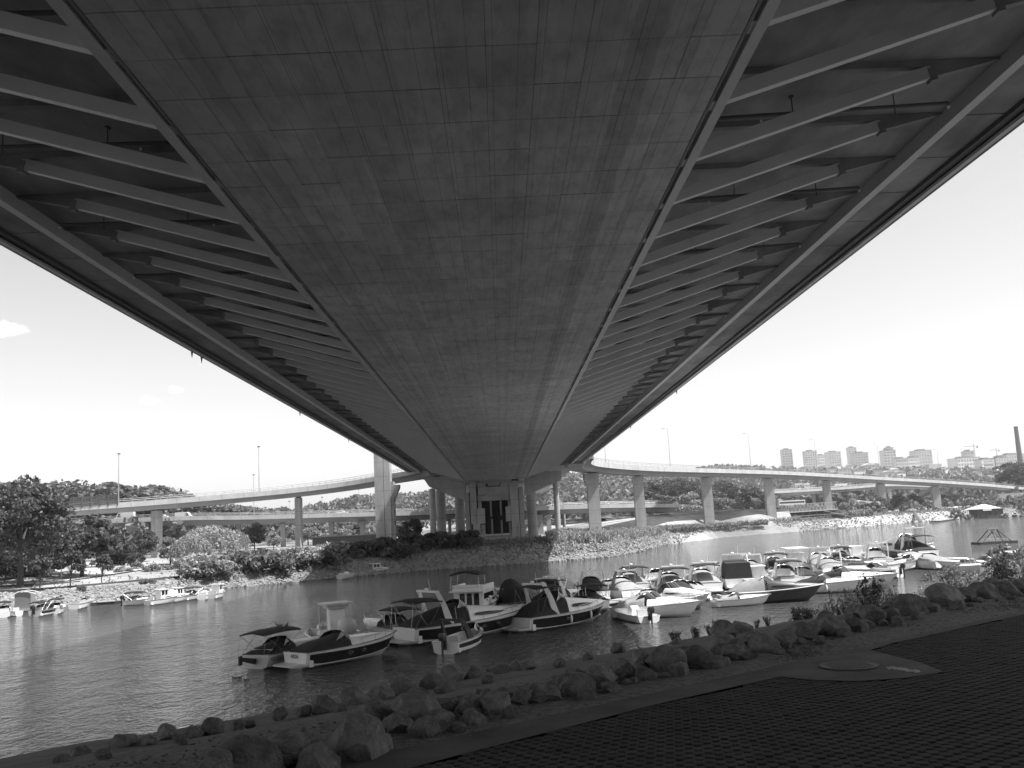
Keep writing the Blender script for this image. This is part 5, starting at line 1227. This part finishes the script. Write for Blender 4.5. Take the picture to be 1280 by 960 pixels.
# ---- left bank small boats
LG='small boats moored under the left bank'
def sb(a,b,kind,label,**k): 
    k.setdefault('group',LG); k.setdefault('rails',False); k.setdefault('platform',False); k.setdefault('hull','white'); k.setdefault('seed',60)
    return boat(a,b,kind,label,**k)
sb((3,772),(14,766),'open','small boat with framed canopy, leftmost on the left bank',L=4.6,B=1.9,bim=('canvas',.1,.6,1.7))
sb((24,770),(-2,771),'console','low open boat beside the arched booth raft',L=3.8,B=1.6)
sb((43,771),(62,768),'sport','dark sided boat with folded roof right of the arched booth',L=5.2,B=1.9,stripe='thin',bim=('canvas',.0,.4,1.6),ob=True)
sb((66,768),(80,764),'sport','white boat with small black top right of the dark sided one',L=4.4,B=1.8,bim=('canvas',.1,.5,1.7),ob=True)
sb((92,762),(113,758),'bow','covered pale boat with tapering bow in front of the jetty',L=4.6,B=1.7,canopy='canvasg',covh=.5)
sb((156,757),(174,756),'open','white boat with thin bimini just right of the long jetty',L=4.3,B=1.8,bim=('canvas',.0,.6,1.6),ob=True)
sb((184,757),(202,755),'cabin','wooden framed cabin boat with a pale bow on the left bank',L=4.6,B=1.8)
sb((206,754),(223,752),'cabin','white boxy boat with tall light cover on the left bank',L=4.2,B=1.9,canopy='vinyl',covh=1.6)
sb((228,751),(246,749),'open','round bowed white boat with black roof strip on the left bank',L=4.6,B=2.0,bim=('canvas',.0,.6,1.6))
sb((252,750),(266,746),'console','empty white skiff second from the right on the left bank',L=3.8,B=1.5)
sb((263,749),(279,746),'cabin','white cabin boat with bright hard top, rightmost on the left bank',L=4.4,B=1.8)
sb((272,744),(262,742),'open','white open boat moored inside the rightmost cabin boat',L=4.0,B=1.6)
pontoon([gz(113,757),gz(153,754)],1.6,'long low plank jetty between the small left bank boats','jetty')
pontoon([gz(18,765),gz(44,762)],1.8,'short plank jetty below the arched booth','jetty')
p=gz(31,764); e=empty('booth',(p.x,p.y,0),R(6),'square grey booth with white arched roof hoop on a raft by the left bank','booth')
MB().box(-1.0,1.0,-.9,.9,.35,2.35).build('wall',M['roof'],e); MB().box(-1.4,1.4,-1.2,1.2,.1,.35).build('raft',M['dock'],e)
MB().tube([(-1.4,-1,2.1),(-.7,-1,2.55),(0,-1,2.7),(.8,-1,2.55),(1.7,-1,2.25)],.06,6).tube([(-1.4,1,2.1),(-.7,1,2.55),(0,1,2.7),(.8,1,2.55),(1.7,1,2.25)],.06,6).build('roof_hoop',M['white'],e)
MB().box(-.8,.8,-.85,.85,2.36,2.46).build('roof',M['steel_dark'],e)
# wrecked boats under the shaded bushes
sb((452,719),(478,717),'cabin','derelict pale cabin boat beached below the shaded bushes',L=6,B=2.1,hull='offwhite',group='derelict boats at the shaded bank')
sb((478,717),(505,712),'open','half sunk pale open boat right of the derelict cabin boat',L=5.4,B=2,hull='offwhite',group='derelict boats at the shaded bank')
sb((425,724),(454,720),'console','flat grey skiff lying left of the derelict cabin boat',L=5.4,B=1.7,hull='offwhite',group='derelict boats at the shaded bank')
p=gz(437,717); e=empty('rusty_gantry',(p.x,p.y,0),0,'rusty tube frame standing over the skiff at the shaded bank','frame')
g=MB()
for x in (-1.6,1.9):
    for y in (0,1.5): g.beam((x,y,0),(x,y,2.0),.07,.07)
for y in (0,1.5): g.beam((-1.6,y,2.0),(1.9,y,2.0),.07,.07).beam((-1.6,y,1.0),(1.9,y,1.0),.05,.05)
g.build('tube_frame',M['rail'],e); MB().box(-2,2.3,-.3,1.9,.2,.35).build('deck',M['dock'],e)
p=gz(326,730); link('block',rock_mesh(900,2,M['parapet'],cuts=7),None,(p.x,p.y+1,.7),scale=(1.1,1,1.0),label='pale square concrete block lying at the left waterline',cat='block')
# raft with triangular frames
p=gz(1243,679.5); e=empty('frame_raft',(p.x,p.y,0),R(4),'dark raft carrying a triangular pipe frame out on the river','raft')
MB().box(-3.6,3.6,-1.6,1.6,-.1,.42).build('float',M['drum'],e)
g=MB(); ap=[(-.75,0,2.65),(.75,0,2.65)]
for s_ in (-1,1):
    g.tube([(s_*2.5,-1.3,.4),(s_*.75,0,2.65)],.11,6).tube([(s_*2.5,1.3,.4),(s_*.75,0,2.65)],.11,6).tube([(s_*1.2,-1.3,.4),(-s_*.6,0,2.65)],.085,5).tube([(s_*1.2,1.3,.4),(-s_*.3,0,2.65)],.085,5).tube([(s_*1.6,-1.3,.4),(s_*1.6,0,1.6)],.035,5)
g.tube([ap[0],ap[1]],.09,6).tube([(-2.2,-1.4,.9),(2.6,-1.4,.9)],.03,4).build('pipe_frame',M['steel_dark'],e)
g=MB()
for k in range(12): g.ell((-2.6+k*.5,-1.3+.2*(k%3),.5),.12,.12,.16,6,4)
g.build('float_drums',M['rail'],e)
# houseboat and far right bank
p=gz(1233,647.5); e=empty('houseboat',(p.x,p.y,0),R(6),'dark timber floating house with hipped roof and white sign board','houseboat')
MB().box(-7.5,8.5,-3,4,-.2,.5).build('pontoon',M['drum'],e)
MB().box(-6,4.6,-3.0,3.4,.5,4.2).build('wall',M['cabin'],e); MB().loft([[(-7.6,-3.6,4.2),(5.6,-3.6,4.2),(5.6,4.6,4.2),(-7.6,4.6,4.2)],[(-1.6,.3,6.2),(.6,.3,6.2),(.6,.7,6.2),(-1.6,.7,6.2)]]).build('roof',M['wall'],e)
MB().box(4.6,7.6,-1.5,3,.5,3.8).build('side_wall',M['cabin'],e); MB().box(4.4,8.2,-2,3.4,3.8,4.0).build('side_roof',M['steel_dark'],e)
for k in range(4): MB().box(-5.2+k*2.4,-3.7+k*2.4,-3.07,-3.02,1.4,3.0).build('window',M['glass'],e)
MB().box(-3.6,.6,-3.75,-3.65,3.35,4.05).build('sign_board',M['white'],e)
p=gz(1210,647.8); e=empty('floating_shed',(p.x,p.y,0),0,'small white floating shed moored left of the dark houseboat','shed')
MB().box(-2.6,2.6,-1.5,1.5,.3,2.6).build('wall',M['white'],e); MB().box(-2.8,2.8,-1.7,1.7,2.6,2.75).build('roof',M['offwhite'],e); MB().box(-4.5,3,-1.8,1.8,-.1,.3).build('float',M['drum'],e)
for (a,c,l) in [((1140,633),(1151,652.5),'left'),((1178,638),(1190,648),'right')]:
    q=gz(c[0],c[1],.4); u=far_pt(a[0],shoreD(a[0])+18); e=empty('gangway',q,0,f'steel gangway stairs down the far bank, {l} one of two','gangway')
    v=u+Vector((0,0,.5))-q; MB().beam((0,0,0),v,1.4,.2).build('tread_deck',M['steel_dark'],e); MB().beam((0,-.7,1),v+Vector((0,-.7,1)),.07,.07).beam((0,.7,1),v+Vector((0,.7,1)),.07,.07).build('hand_rail',M['rail'],e)
pontoon([gz(1168,652.5),gz(1193,649)],4,'dark floating landing stage at the foot of the right gangway','landing_stage')
for (a,c,l) in [((1258,647),(1270,645.5),'white motor boat right of the houseboat'),((1268,646),(1279,644),'dark motor boat right of the houseboat'),((1248,646),(1258,645),'small boat tight against the houseboat')]:
    sb(a,c,'sport',l,L=6.5,B=2.4,group='boats beside the houseboat',hull='white' if 'dark' not in l else 'navy')
# ---- cars
def car_proto():
    e=empty('parked_car',(0,0,0),0,'x','car','cars parked on the far right bank')
    P=[(-2.1,.35),(-2.15,.75),(-1.9,.95),(-1.35,1.0),(-.95,1.42),(.45,1.46),(1.05,1.0),(1.95,.85),(2.15,.6),(2.1,.3)]
    MB().loft([[(x,y*(.86 if z>1.1 else 1),z) for x,z in P] for y in (-.86,.86)]).build('body',M['cpaint'],e)
    for s_ in (-1,1): MB().prism([(-1.2,1.02),(-.88,1.36),(.40,1.38),(.85,1.02)],s_*.77-.06,s_*.77+.06).build('side_window',M['glass'],e)
    for x in (-1.3,1.35):
        for s_ in (-1,1):
            w=MB(); w.loft([[(x+.32*math.cos(2*PI*i/12),s_*.80+yy,.32+.32*math.sin(2*PI*i/12)) for i in range(12)] for yy in (-.1,.1)]); w.build('wheel',M['tyre'],e)
    return e
def van_proto(h=2.3,L=5.2,lab='',cargo=False):
    e=empty('van',(0,0,0),0,lab,'van')
    P=[(-L/2,.4),(-L/2,h),(L/2-1.6,h),(L/2-1.0,h*.82),(L/2-.55,1.15),(L/2,.95),(L/2,.35)]
    MB().loft([[(x,y,z) for x,z in P] for y in (-.95,.95)]).build('body',M['cpaint'],e)
    for s_ in (-1,1): MB().prism([(L/2-2.0,1.2),(L/2-2.0,h*.86),(L/2-1.35,h*.86),(L/2-.9,1.2)],s_*.93-.04,s_*.93+.04).build('side_window',M['glass'],e)
    for x in (-L/2+.9,L/2-.95):
        for s_ in (-1,1):
            w=MB(); w.loft([[(x+.34*math.cos(2*PI*i/12),s_*.88+yy,.34+.34*math.sin(2*PI*i/12)) for i in range(12)] for yy in (-.1,.1)]); w.build('wheel',M['tyre'],e)
    return e
c0_=car_proto(); first=True
for i,(px,py,dark,l) in enumerate([(1138,637,1,'dark car at the left end of the parked row'),(1152,636,1,'dark low car second in the parked row'),(1160,635,0,'white car beside the thick of the row'),(1168,635,1,'dark car in the middle of the parked row'),(1181,634.5,0,'light car right of the middle gap'),(1187,634,0,'light car next to the silver one'),(1196,634,0,'silver car at the right end, turned sideways')]):
    c=c0_ if i==0 else copy_tree(c0_)
    r=shoreD(px)+34; q=far_pt(px,r); c.location=(q.x,q.y,q.z+.1); c.rotation_euler=(0,0,R(rnd.uniform(-20,60))); c['label']=l
    if i>0 and dark:
        for ch in c.children:
            if ch.name.startswith('body'): ch.data=ch.data.copy(); ch.data.materials[0]=M['cdark']
def onroad(px,Yoff=0):
    Y=itp([(q[0],q[2]) for q in LR],px); z=gy(px,itp([(q[0],q[1]) for q in LR],px),Y).z; X=gy(px,650,Y).x; return (X,Y+Yoff,z+1.9+.17)
v1=van_proto(2.7,5.9,'white box van driving on the low viaduct near the broad ramp pier'); v1.location=onroad(163,-4.5); v1.rotation_euler=(0,0,PI)
v2=copy_tree(v1); v2['label']='long white van on the low viaduct right of the broad ramp pier'; v2.location=onroad(236,-4.5); v2.rotation_euler=(0,0,0); v2.scale=(.85,1,.72)
c2=copy_tree(c0_); c2.name='moving_car'; c2['label']='white car between the two vans on the low viaduct'; c2['group']='cars on the low viaduct'; c2.location=onroad(208,-4.5); c2.rotation_euler=(0,0,PI)
for i,(px,l) in enumerate([(430,'pale car on the low viaduct left of the tall pylon'),(765,'pale car on the low viaduct right of the flared pier')]):
    c=copy_tree(c0_); c.name='moving_car'; c['label']=l; c['group']='cars on the low viaduct'; c.location=onroad(px,-4.5); c.rotation_euler=(0,0,0)
# ---- cyclist
q=far_pt(70,150); q=Vector((q.x,q.y,q.z+.05))
bk=empty('bicycle',q,R(10),'thin dark bicycle ridden along the path on the left bank','bicycle')
for x in (-.52,.52): MB().tube([(x+.34*math.cos(2*PI*k/16),0,.34+.34*math.sin(2*PI*k/16)) for k in range(17)],.03,5).build('wheel',M['tyre'],bk)
MB().tube([(-.52,0,.34),(-.15,0,.9)],.025,5).tube([(-.52,0,.34),(0,0,.32),(.42,0,.85),(-.15,0,.8)],.025,5).tube([(0,0,.32),(-.15,0,.9)],.025,5).tube([(.52,0,.34),(.42,0,1.0)],.025,5).build('frame',M['steel_dark'],bk)
MB().tube([(.42,-.25,1.02),(.42,.25,1.02)],.02,5).build('handlebar',M['steel_dark'],bk); MB().ell((-.17,0,.94),.13,.08,.04,8,4).build('saddle',M['black'],bk)
def skin_body(name,joints,edges,radii,m,parent=None,loc=None,**t):
    me=bpy.data.meshes.new(name); me.from_pydata(joints,edges,[]); o=bpy.data.objects.new(name,me); COL.objects.link(o)
    sk=o.modifiers.new('Skin','SKIN'); 
    for i,r_ in enumerate(radii): me.skin_vertices[0].data[i].radius=(r_,r_)
    me.skin_vertices[0].data[0].use_root=True
    sb_=o.modifiers.new('Sub','SUBSURF'); sb_.levels=1; sb_.render_levels=1
    me.materials.append(m)
    if parent: o.parent=parent
    if loc is not None: o.location=loc
    return tag(o,**t)
J=[(-.17,0,1.0),(0,0,1.22),(.12,0,1.42),(.18,0,1.52),(.24,0,1.66),(-.12,.1,.98),(.18,.12,.72),(.05,.11,.36),(-.12,-.1,.98),(.22,-.12,.80),(.02,-.11,.42),(.12,.19,1.38),(.28,.22,1.2),(.40,.22,1.05),(.12,-.19,1.38),(.28,-.22,1.2),(.40,-.22,1.05)]
Eg=[(0,1),(1,2),(2,3),(3,4),(0,5),(5,6),(6,7),(0,8),(8,9),(9,10),(2,11),(11,12),(12,13),(2,14),(14,15),(15,16)]
Rd=[.14,.14,.15,.055,.10,.095,.07,.05,.095,.07,.05,.055,.045,.035,.055,.045,.035]
per=empty('person',q,R(10),'cyclist in a pale top leaning forward over the handlebar','person')
skin_body('body',J,Eg,Rd,M['skin'],per)
MB().loft([[(-.17+.02,y_*.17,1.0) if False else (c_[0]+math.cos(k*PI/5)*c_[3],math.sin(k*PI/5)*c_[4],c_[2]) for k in range(10)] for c_ in [(-.17,0,.98,.17,.19),(-.02,0,1.2,.17,.19),(.1,0,1.4,.16,.22),(.16,0,1.49,.08,.10)] for y_ in (0,)]).build('shirt',M['shirt'],per,smooth=True)
MB().ell((.22,0,1.71),.115,.09,.10,10,6).build('hair',M['canvas'],per)
# ---- birds
def bird(name,loc,s,rz,label,m,grp=None,sit=True):
    e=empty(name,loc,rz,label,'bird',grp); e.scale=(s,s,s)
    b=MB(); b.loft([[(x,r_*math.cos(k*PI/4),z+r_*.85*math.sin(k*PI/4)) for k in range(8)] for x,z,r_ in [(-.26,.15,.01),(-.18,.13,.05),(-.05,.1,.1),(.08,.12,.1),(.16,.18,.06),(.19,.25,.05),(.22,.28,.045),(.26,.28,.01)]]); b.build('body',m,e,smooth=True)
    MB().beam((.25,0,.28),(.32,0,.27),.02,.02,.005,.005).build('beak',M['black'],e); MB().loft([[(-.32,-.03,.16),(-.32,.03,.16),(-.32,.03,.18),(-.32,-.03,.18)],[(-.15,-.06,.13),(-.15,.06,.13),(-.15,.06,.17),(-.15,-.06,.17)]]).build('tail',m,e)
    return e
for i,(px,py,l) in enumerate([(292.5,846.5,'leftmost duck swimming below the outdrive'),(299,846.5,'second duck close beside the leftmost one'),(307.5,849.5,'third duck a little lower than the first two'),(335,848.5,'duck alone at the right of the four')]):
    q=gz(px,py,0); bird('duck',(q.x,q.y,-.07),.62,rnd.uniform(2.4,3.6),l,M['trous'],'ducks by the leftmost boats').scale=(.62,.62,.5)
def on_boat(px,py,Yb): q=gy(px,py,Yb); return q
q=gz(338,834); 
bpy.context.view_layer.update()
bt=[c for c in b1.children if c.name.startswith('bimini_top')][0]; zt_=max(v.co.z for v in bt.data.vertices); x1_=max(v.co.x for v in bt.data.vertices)
bird('seagull',b1.matrix_world@Vector((x1_-1.0,0,zt_-.07)),1.1,R(170),'grey seagull standing on the black bimini of the leftmost boat',M['feather'])
bird('pigeon',b1.matrix_world@Vector((x1_-.35,-.1,zt_-.10)),.8,R(80),'round dark pigeon sitting beside the seagull on the bimini',M['trous'])
# ================================================================== CITY
def block(px0,px1,yt,yb,D,label,floors=8,cols=5,m='wall',roof=True,group='apartment towers on the right hill',depth=None,name='tower_block',step=0):
    Yd=D; a=gy(px0,(yt+yb)/2,Yd); c=gy(px1,(yt+yb)/2,Yd); w=(c.x-a.x); X=(a.x+c.x)/2; zt=gy((px0+px1)/2,yt,Yd).z; zb=gy((px0+px1)/2,yb,Yd).z-25; h=zt-zb
    e=empty(name,(X,Yd,zb),R(rnd.uniform(-6,6))+0,label,'building',group); dp=depth or w*.9; w2=w/2*.96
    MB().box(-w2,w2,0,dp,0,h).build('wall',M[m],e)
    if roof: MB().box(-w2*.55,w2*.35,dp*.2,dp*.7,h,h+3).box(-w2-.4,w2+.4,-.4,dp+.4,h,h+.7).build('roof',M['roof'],e)
    vis=zt-gy((px0+px1)/2,yb,Yd).z+6; fh=vis/(floors+.6); cw_=2*w2/cols
    ww=MB().box(-cw_*.34,cw_*.34,-.10,.1,-fh*.27,fh*.27).mesh('window',M['window'])
    for f in range(floors):
        for k in range(cols): link('window',ww,e,(-w2+cw_*(k+.5),-.02,h-fh*(f+.7)))
    bl=MB()
    for f in range(floors+1): bl.box(-w2-.05,w2+.05,-.5,0,h-fh*(f+1.1)-.15,h-fh*(f+1.1)+.15) if f%1==0 and floors>4 else None
    if bl.v: bl.build('balcony_bands',M[m],e)
    return e
block(978,991,562,582,1900,'leftmost tower block on the right hill, standing alone',7,4,'wall')
block(1007,1022,564,582,1850,'second tower block from the left, behind a street lamp',7,5,'wall')
block(1023,1033,569,582,1950,'lower block tucked right of the second tower',4,4,'wall')
block(1036,1052,565,583,1850,'third broad tower block on the hill',7,5,'wall2')
block(1061,1071.5,559.5,580,1980,'slim tall tower just left of the twin slab',8,3,'wall')
block(1069,1086,566,584,1850,'double slab block right of the slim tall tower',6,5,'wall')
block(1105,1121,563,586,1700,'stepped tower with rounded crown left of the long white block',7,4,'wall2'); block(1108,1117,559.5,566,1712,'rounded crown storeys rising behind the stepped tower',2,3,'wall',name='penthouse_block')
block(1120,1136,573,588,1650,'long white block left part with dark windows',4,6,'wall2',name='apartment_house'); block(1136,1150,572,588,1660,'long white block right part beside the dark topped tower',4,6,'wall2',name='apartment_house')
block(1145,1166,563,582,1750,'broad apartment tower with dark setback top',5,6,'wall2')
block(1162,1178,580,598,1400,'plain grey slab building with rounded top above the ramp',1,1,'wall',roof=False,name='grey_building')
block(1206,1218,564,578,1700,'dark round topped tower between the cranes',4,3,'wall'); block(1197,1227,572,590,1600,'wide stepped block below the dark round tower',4,8,'wall',name='apartment_house')
block(1227,1245,574,594,1450,'grey blank walled block left of the terraces',5,1,'wall',name='apartment_house'); block(1245,1262,572,592,1450,'terraced white block below the chimney, left part',5,5,'wall2',name='apartment_house'); block(1258,1283,568,590,1500,'terraced white block below the chimney, right part',5,7,'wall2',name='apartment_house')
block(992,998,626,640,900,'x',1,1) if False else None
for i,(a,c,t,b_2,D) in enumerate([(994,1004,604,616,760),(1005,1013,604,616,790),(1015,1024,606,616,800)]):
    block(a,c,t,b_2+4,D,['pale slab seen beneath the ramp, left of three','pale slab seen beneath the ramp, middle of three','pale slab seen beneath the ramp, right of three'][i],5,3,'wall2',group='slabs seen beneath the right ramp',roof=False,name='apartment_house')
def house(px,py,wpx,hpx,D,label,m='wall2',rot=0):
    p=gy(px,py,D); w=wpx*D/FPX; h=hpx*D/FPX*.6; e=empty('house',(p.x,D,p.z-4),R(rot),label,'house','houses on the right hill slope')
    MB().box(-w/2,w/2,0,w*.7,0,h+4).build('wall',M[m],e)
    MB().prism([(-w*.56,h+4),(w*.56,h+4),(w*.1,h+4+h*.7),(-w*.1,h+4+h*.7)],-w*.06,w*.76).build('roof',M['roof'] if i%2 else M['offwhite'],e)
    ww=MB().box(-w*.07,w*.07,-.08,.06,-h*.16,h*.16).mesh('window',M['window'])
    for k in (-.3,0,.3): link('window',ww,e,(w*k,-.02,4+h*.55))
wh=['below the leftmost tower','below the gap between the towers','under the twin slab','left of the long white block','among trees above the ramp','near the ramp lamp']
H_=[(1010,586,11,5,1400),(1003,588,8,4,1300),(1027,586,9,5,1350),(1040,588,12,4,1300),(1056,589,16,4,1200),(1075,589,18,4,1200),(1088,585,14,6,1350),(1100,590,12,4,1150),(1112,592,12,4,1100),(1127,593,13,5,1100),(1141,592,12,4,1150),(1152,590,10,5,1250),(1095,583,9,4,1500),(1066,584,10,4,1450),(1120,589,10,4,1300),(1185,588,9,4,1300),(1193,592,8,4,1200),(1222,594,12,5,1200),(1238,598,10,4,1100),(1262,596,14,5,1150),(1252,590,9,4,1300),(1048,584,9,4,1500)]
for i,(px,py,w_,h_,D) in enumerate(H_):
    house(px,py,w_,h_,D,'small '+('red roofed' if False else 'tile roofed' if i%2 else 'white roofed')+' house '+wh[min(5,int((px-1000)/45))],'wall2' if i%3 else 'wall',rnd.uniform(-25,25))
for i,(a,c,t,D) in enumerate([(1043,1060,604.5,800),(1062,1082,605.5,820),(1084,1110,607,840)]):
    block(a,c,t,t+7,D,['low white building under the ramp, left of three','low white building under the ramp, middle of three','long low white building under the ramp, right of three'][i],2,7,'wall2',group='low buildings seen beneath the right ramp',roof=False,name='low_building')
p=gy(1084,622,520); e=empty('warehouse',(p.x,520,5),0,'low warehouse with pale pitched roof seen under the ramps','warehouse'); MB().box(-9,9,0,14,0,4).build('wall',M['wall2'],e); MB().prism([(-10,4),(10,4),(10,4.3),(-4,6.6)],-.5,14.5).build('roof',M['offwhite'],e); MB().box(-8.4,3.5,-.05,0,.4,3.4).build('gate',M['glass'],e)
p=gy(990,628,500); e=empty('bus',(p.x,500,p.z-2),0,'long white bus passing behind the truss bridge','bus'); MB().box(-7,7,0,2.5,.4,3.1).build('body',M['cpaint'],e); MB().box(-6.6,6.6,-.03,-.004,1.6,2.5).build('window_band',M['glass'],e)
for x in (-4.5,4.5): MB().loft([[(x+.5*math.cos(2*PI*i/12),yy,.5+.5*math.sin(2*PI*i/12)) for i in range(12)] for yy in (-.06,.3)]).build('wheel',M['tyre'],e)
# chimney
p=gy(1276,582,1300); t_=gy(1273.5,533,1300); h=t_.z-p.z+20; e=empty('chimney',(p.x,1300,p.z-20),0,'tall dark chimney cut by the right edge of the picture','chimney'); MB().lathe([(4.0,0),(2.6,h)],n=20).build('stack',M['brickc'],e,smooth=True); MB().lathe([(2.9,h-1.5),(2.9,h+.2)],n=20).build('rim',M['brickc'],e)
def crane(px,yt,yb,D,jl,label):
    p=gy(px,yb,D); t_=gy(px,yt,D); h=t_.z-p.z+15; s_=D/FPX; e=empty('tower_crane',(p.x,D,p.z-15),0,label,'crane','tower cranes on the hill')
    MB().beam((0,0,0),(0,0,h),1.2,1.2).build('mast',M['rail'],e); MB().beam((-jl*s_,0,h-4),(jl*.4*s_,0,h-4),.9,.9).beam((0,0,h),(-jl*.6*s_,0,h-4),.3,.3).build('jib',M['rail'],e); MB().box(jl*.3*s_,jl*.4*s_,-1.2,1.2,h-8,h-4).build('counterweight',M['roof'],e)
crane(1219,555,572,1800,12,'thin tower crane left of the chimney with its jib to the left'); crane(1247,560,576,2000,9,'smaller tower crane nearest the chimney')

# ================================================================== BEHIND THE CAMERA (unseen, added for shade)
strip([-80,-40,-16],'added_shade_levee',M['land'],dz=0.0)  # rising ground added out of view to cut light on near surfaces
lv=bpy.data.objects['added_shade_levee']
for v in lv.data.vertices:
    n=v.co.x*NB.x+v.co.y*NB.y; v.co.z=6.3+max(0,(-16-n))*.30 if n>-41 else 6.3+7.2
lp=copy_tree(cp); lp.location=(cp.location.x,-14.0,3.6); lp['label']='unseen portal pier copy added behind the camera to block light'  # guessed near pier, placed to block light from behind
for i in range(26):
    t=-110+i*11+rnd.uniform(-3,3); n=-34+rnd.uniform(-5,5); q=TB*t+NB*n
    if abs(q.x)<16 and q.y>-60 and i%2: continue
    tree(['round','loose','big'][i%3],Vector((q.x,q.y,10.5)),rnd.uniform(11,16),'unseen leafy tree added to shade the paved bank',group='unseen trees added for shade',wide=1.2)  # guessed trees, put in to darken the foreground
# ---- air
hz=MB().box(-3700,3900,-700,3900,-4.2,230).build('haze',None,kind='stuff')
hm=bpy.data.materials.new('haze'); hm.use_nodes=True; n_=hm.node_tree; n_.nodes.remove(n_.nodes['Principled BSDF']); pvn=n_.nodes.new('ShaderNodeVolumePrincipled'); pvn.inputs['Density'].default_value=.00015; pvn.inputs['Color'].default_value=(.9,.9,.9,1); pvn.inputs['Anisotropy'].default_value=.2
n_.links.new(pvn.outputs[0],n_.nodes['Material Output'].inputs['Volume']); hz.data.materials.clear(); hz.data.materials.append(hm)
S.cycles.volume_bounces=0; S.cycles.volume_max_steps=64

# ---- tell look-alikes apart by their order in the picture
bpy.context.view_layer.update()
from collections import defaultdict
ORD=['zeroth','first','second','third','fourth','fifth','sixth','seventh','eighth','ninth','tenth','eleventh','twelfth','thirteenth','fourteenth','fifteenth','sixteenth','seventeenth','eighteenth','nineteenth','twentieth']
def ordn(k):
    if k<=20: return ORD[k]
    t=['twenty','thirty','forty','fifty','sixty'][k//10-2]; return (t+'-'+ORD[k%10]) if k%10 else t.replace('ty','tieth')
same=defaultdict(list)
for o in S.objects:
    if o.parent is None and o.get('label') and o.get('category'): same[o['label']].append(o)
for l,os_ in same.items():
    if len(os_)<2: continue
    os_.sort(key=lambda o:proj(o.location)[0] if o.location.y>0 else 9999+o.location.x)
    for k,o in enumerate(os_):
        base=l.split(); suf=f'{ordn(k+1)} from the left of {len(os_)}'.split()
        o['label']=' '.join(base[:16-len(suf)]).rstrip(',')+', '+' '.join(suf)
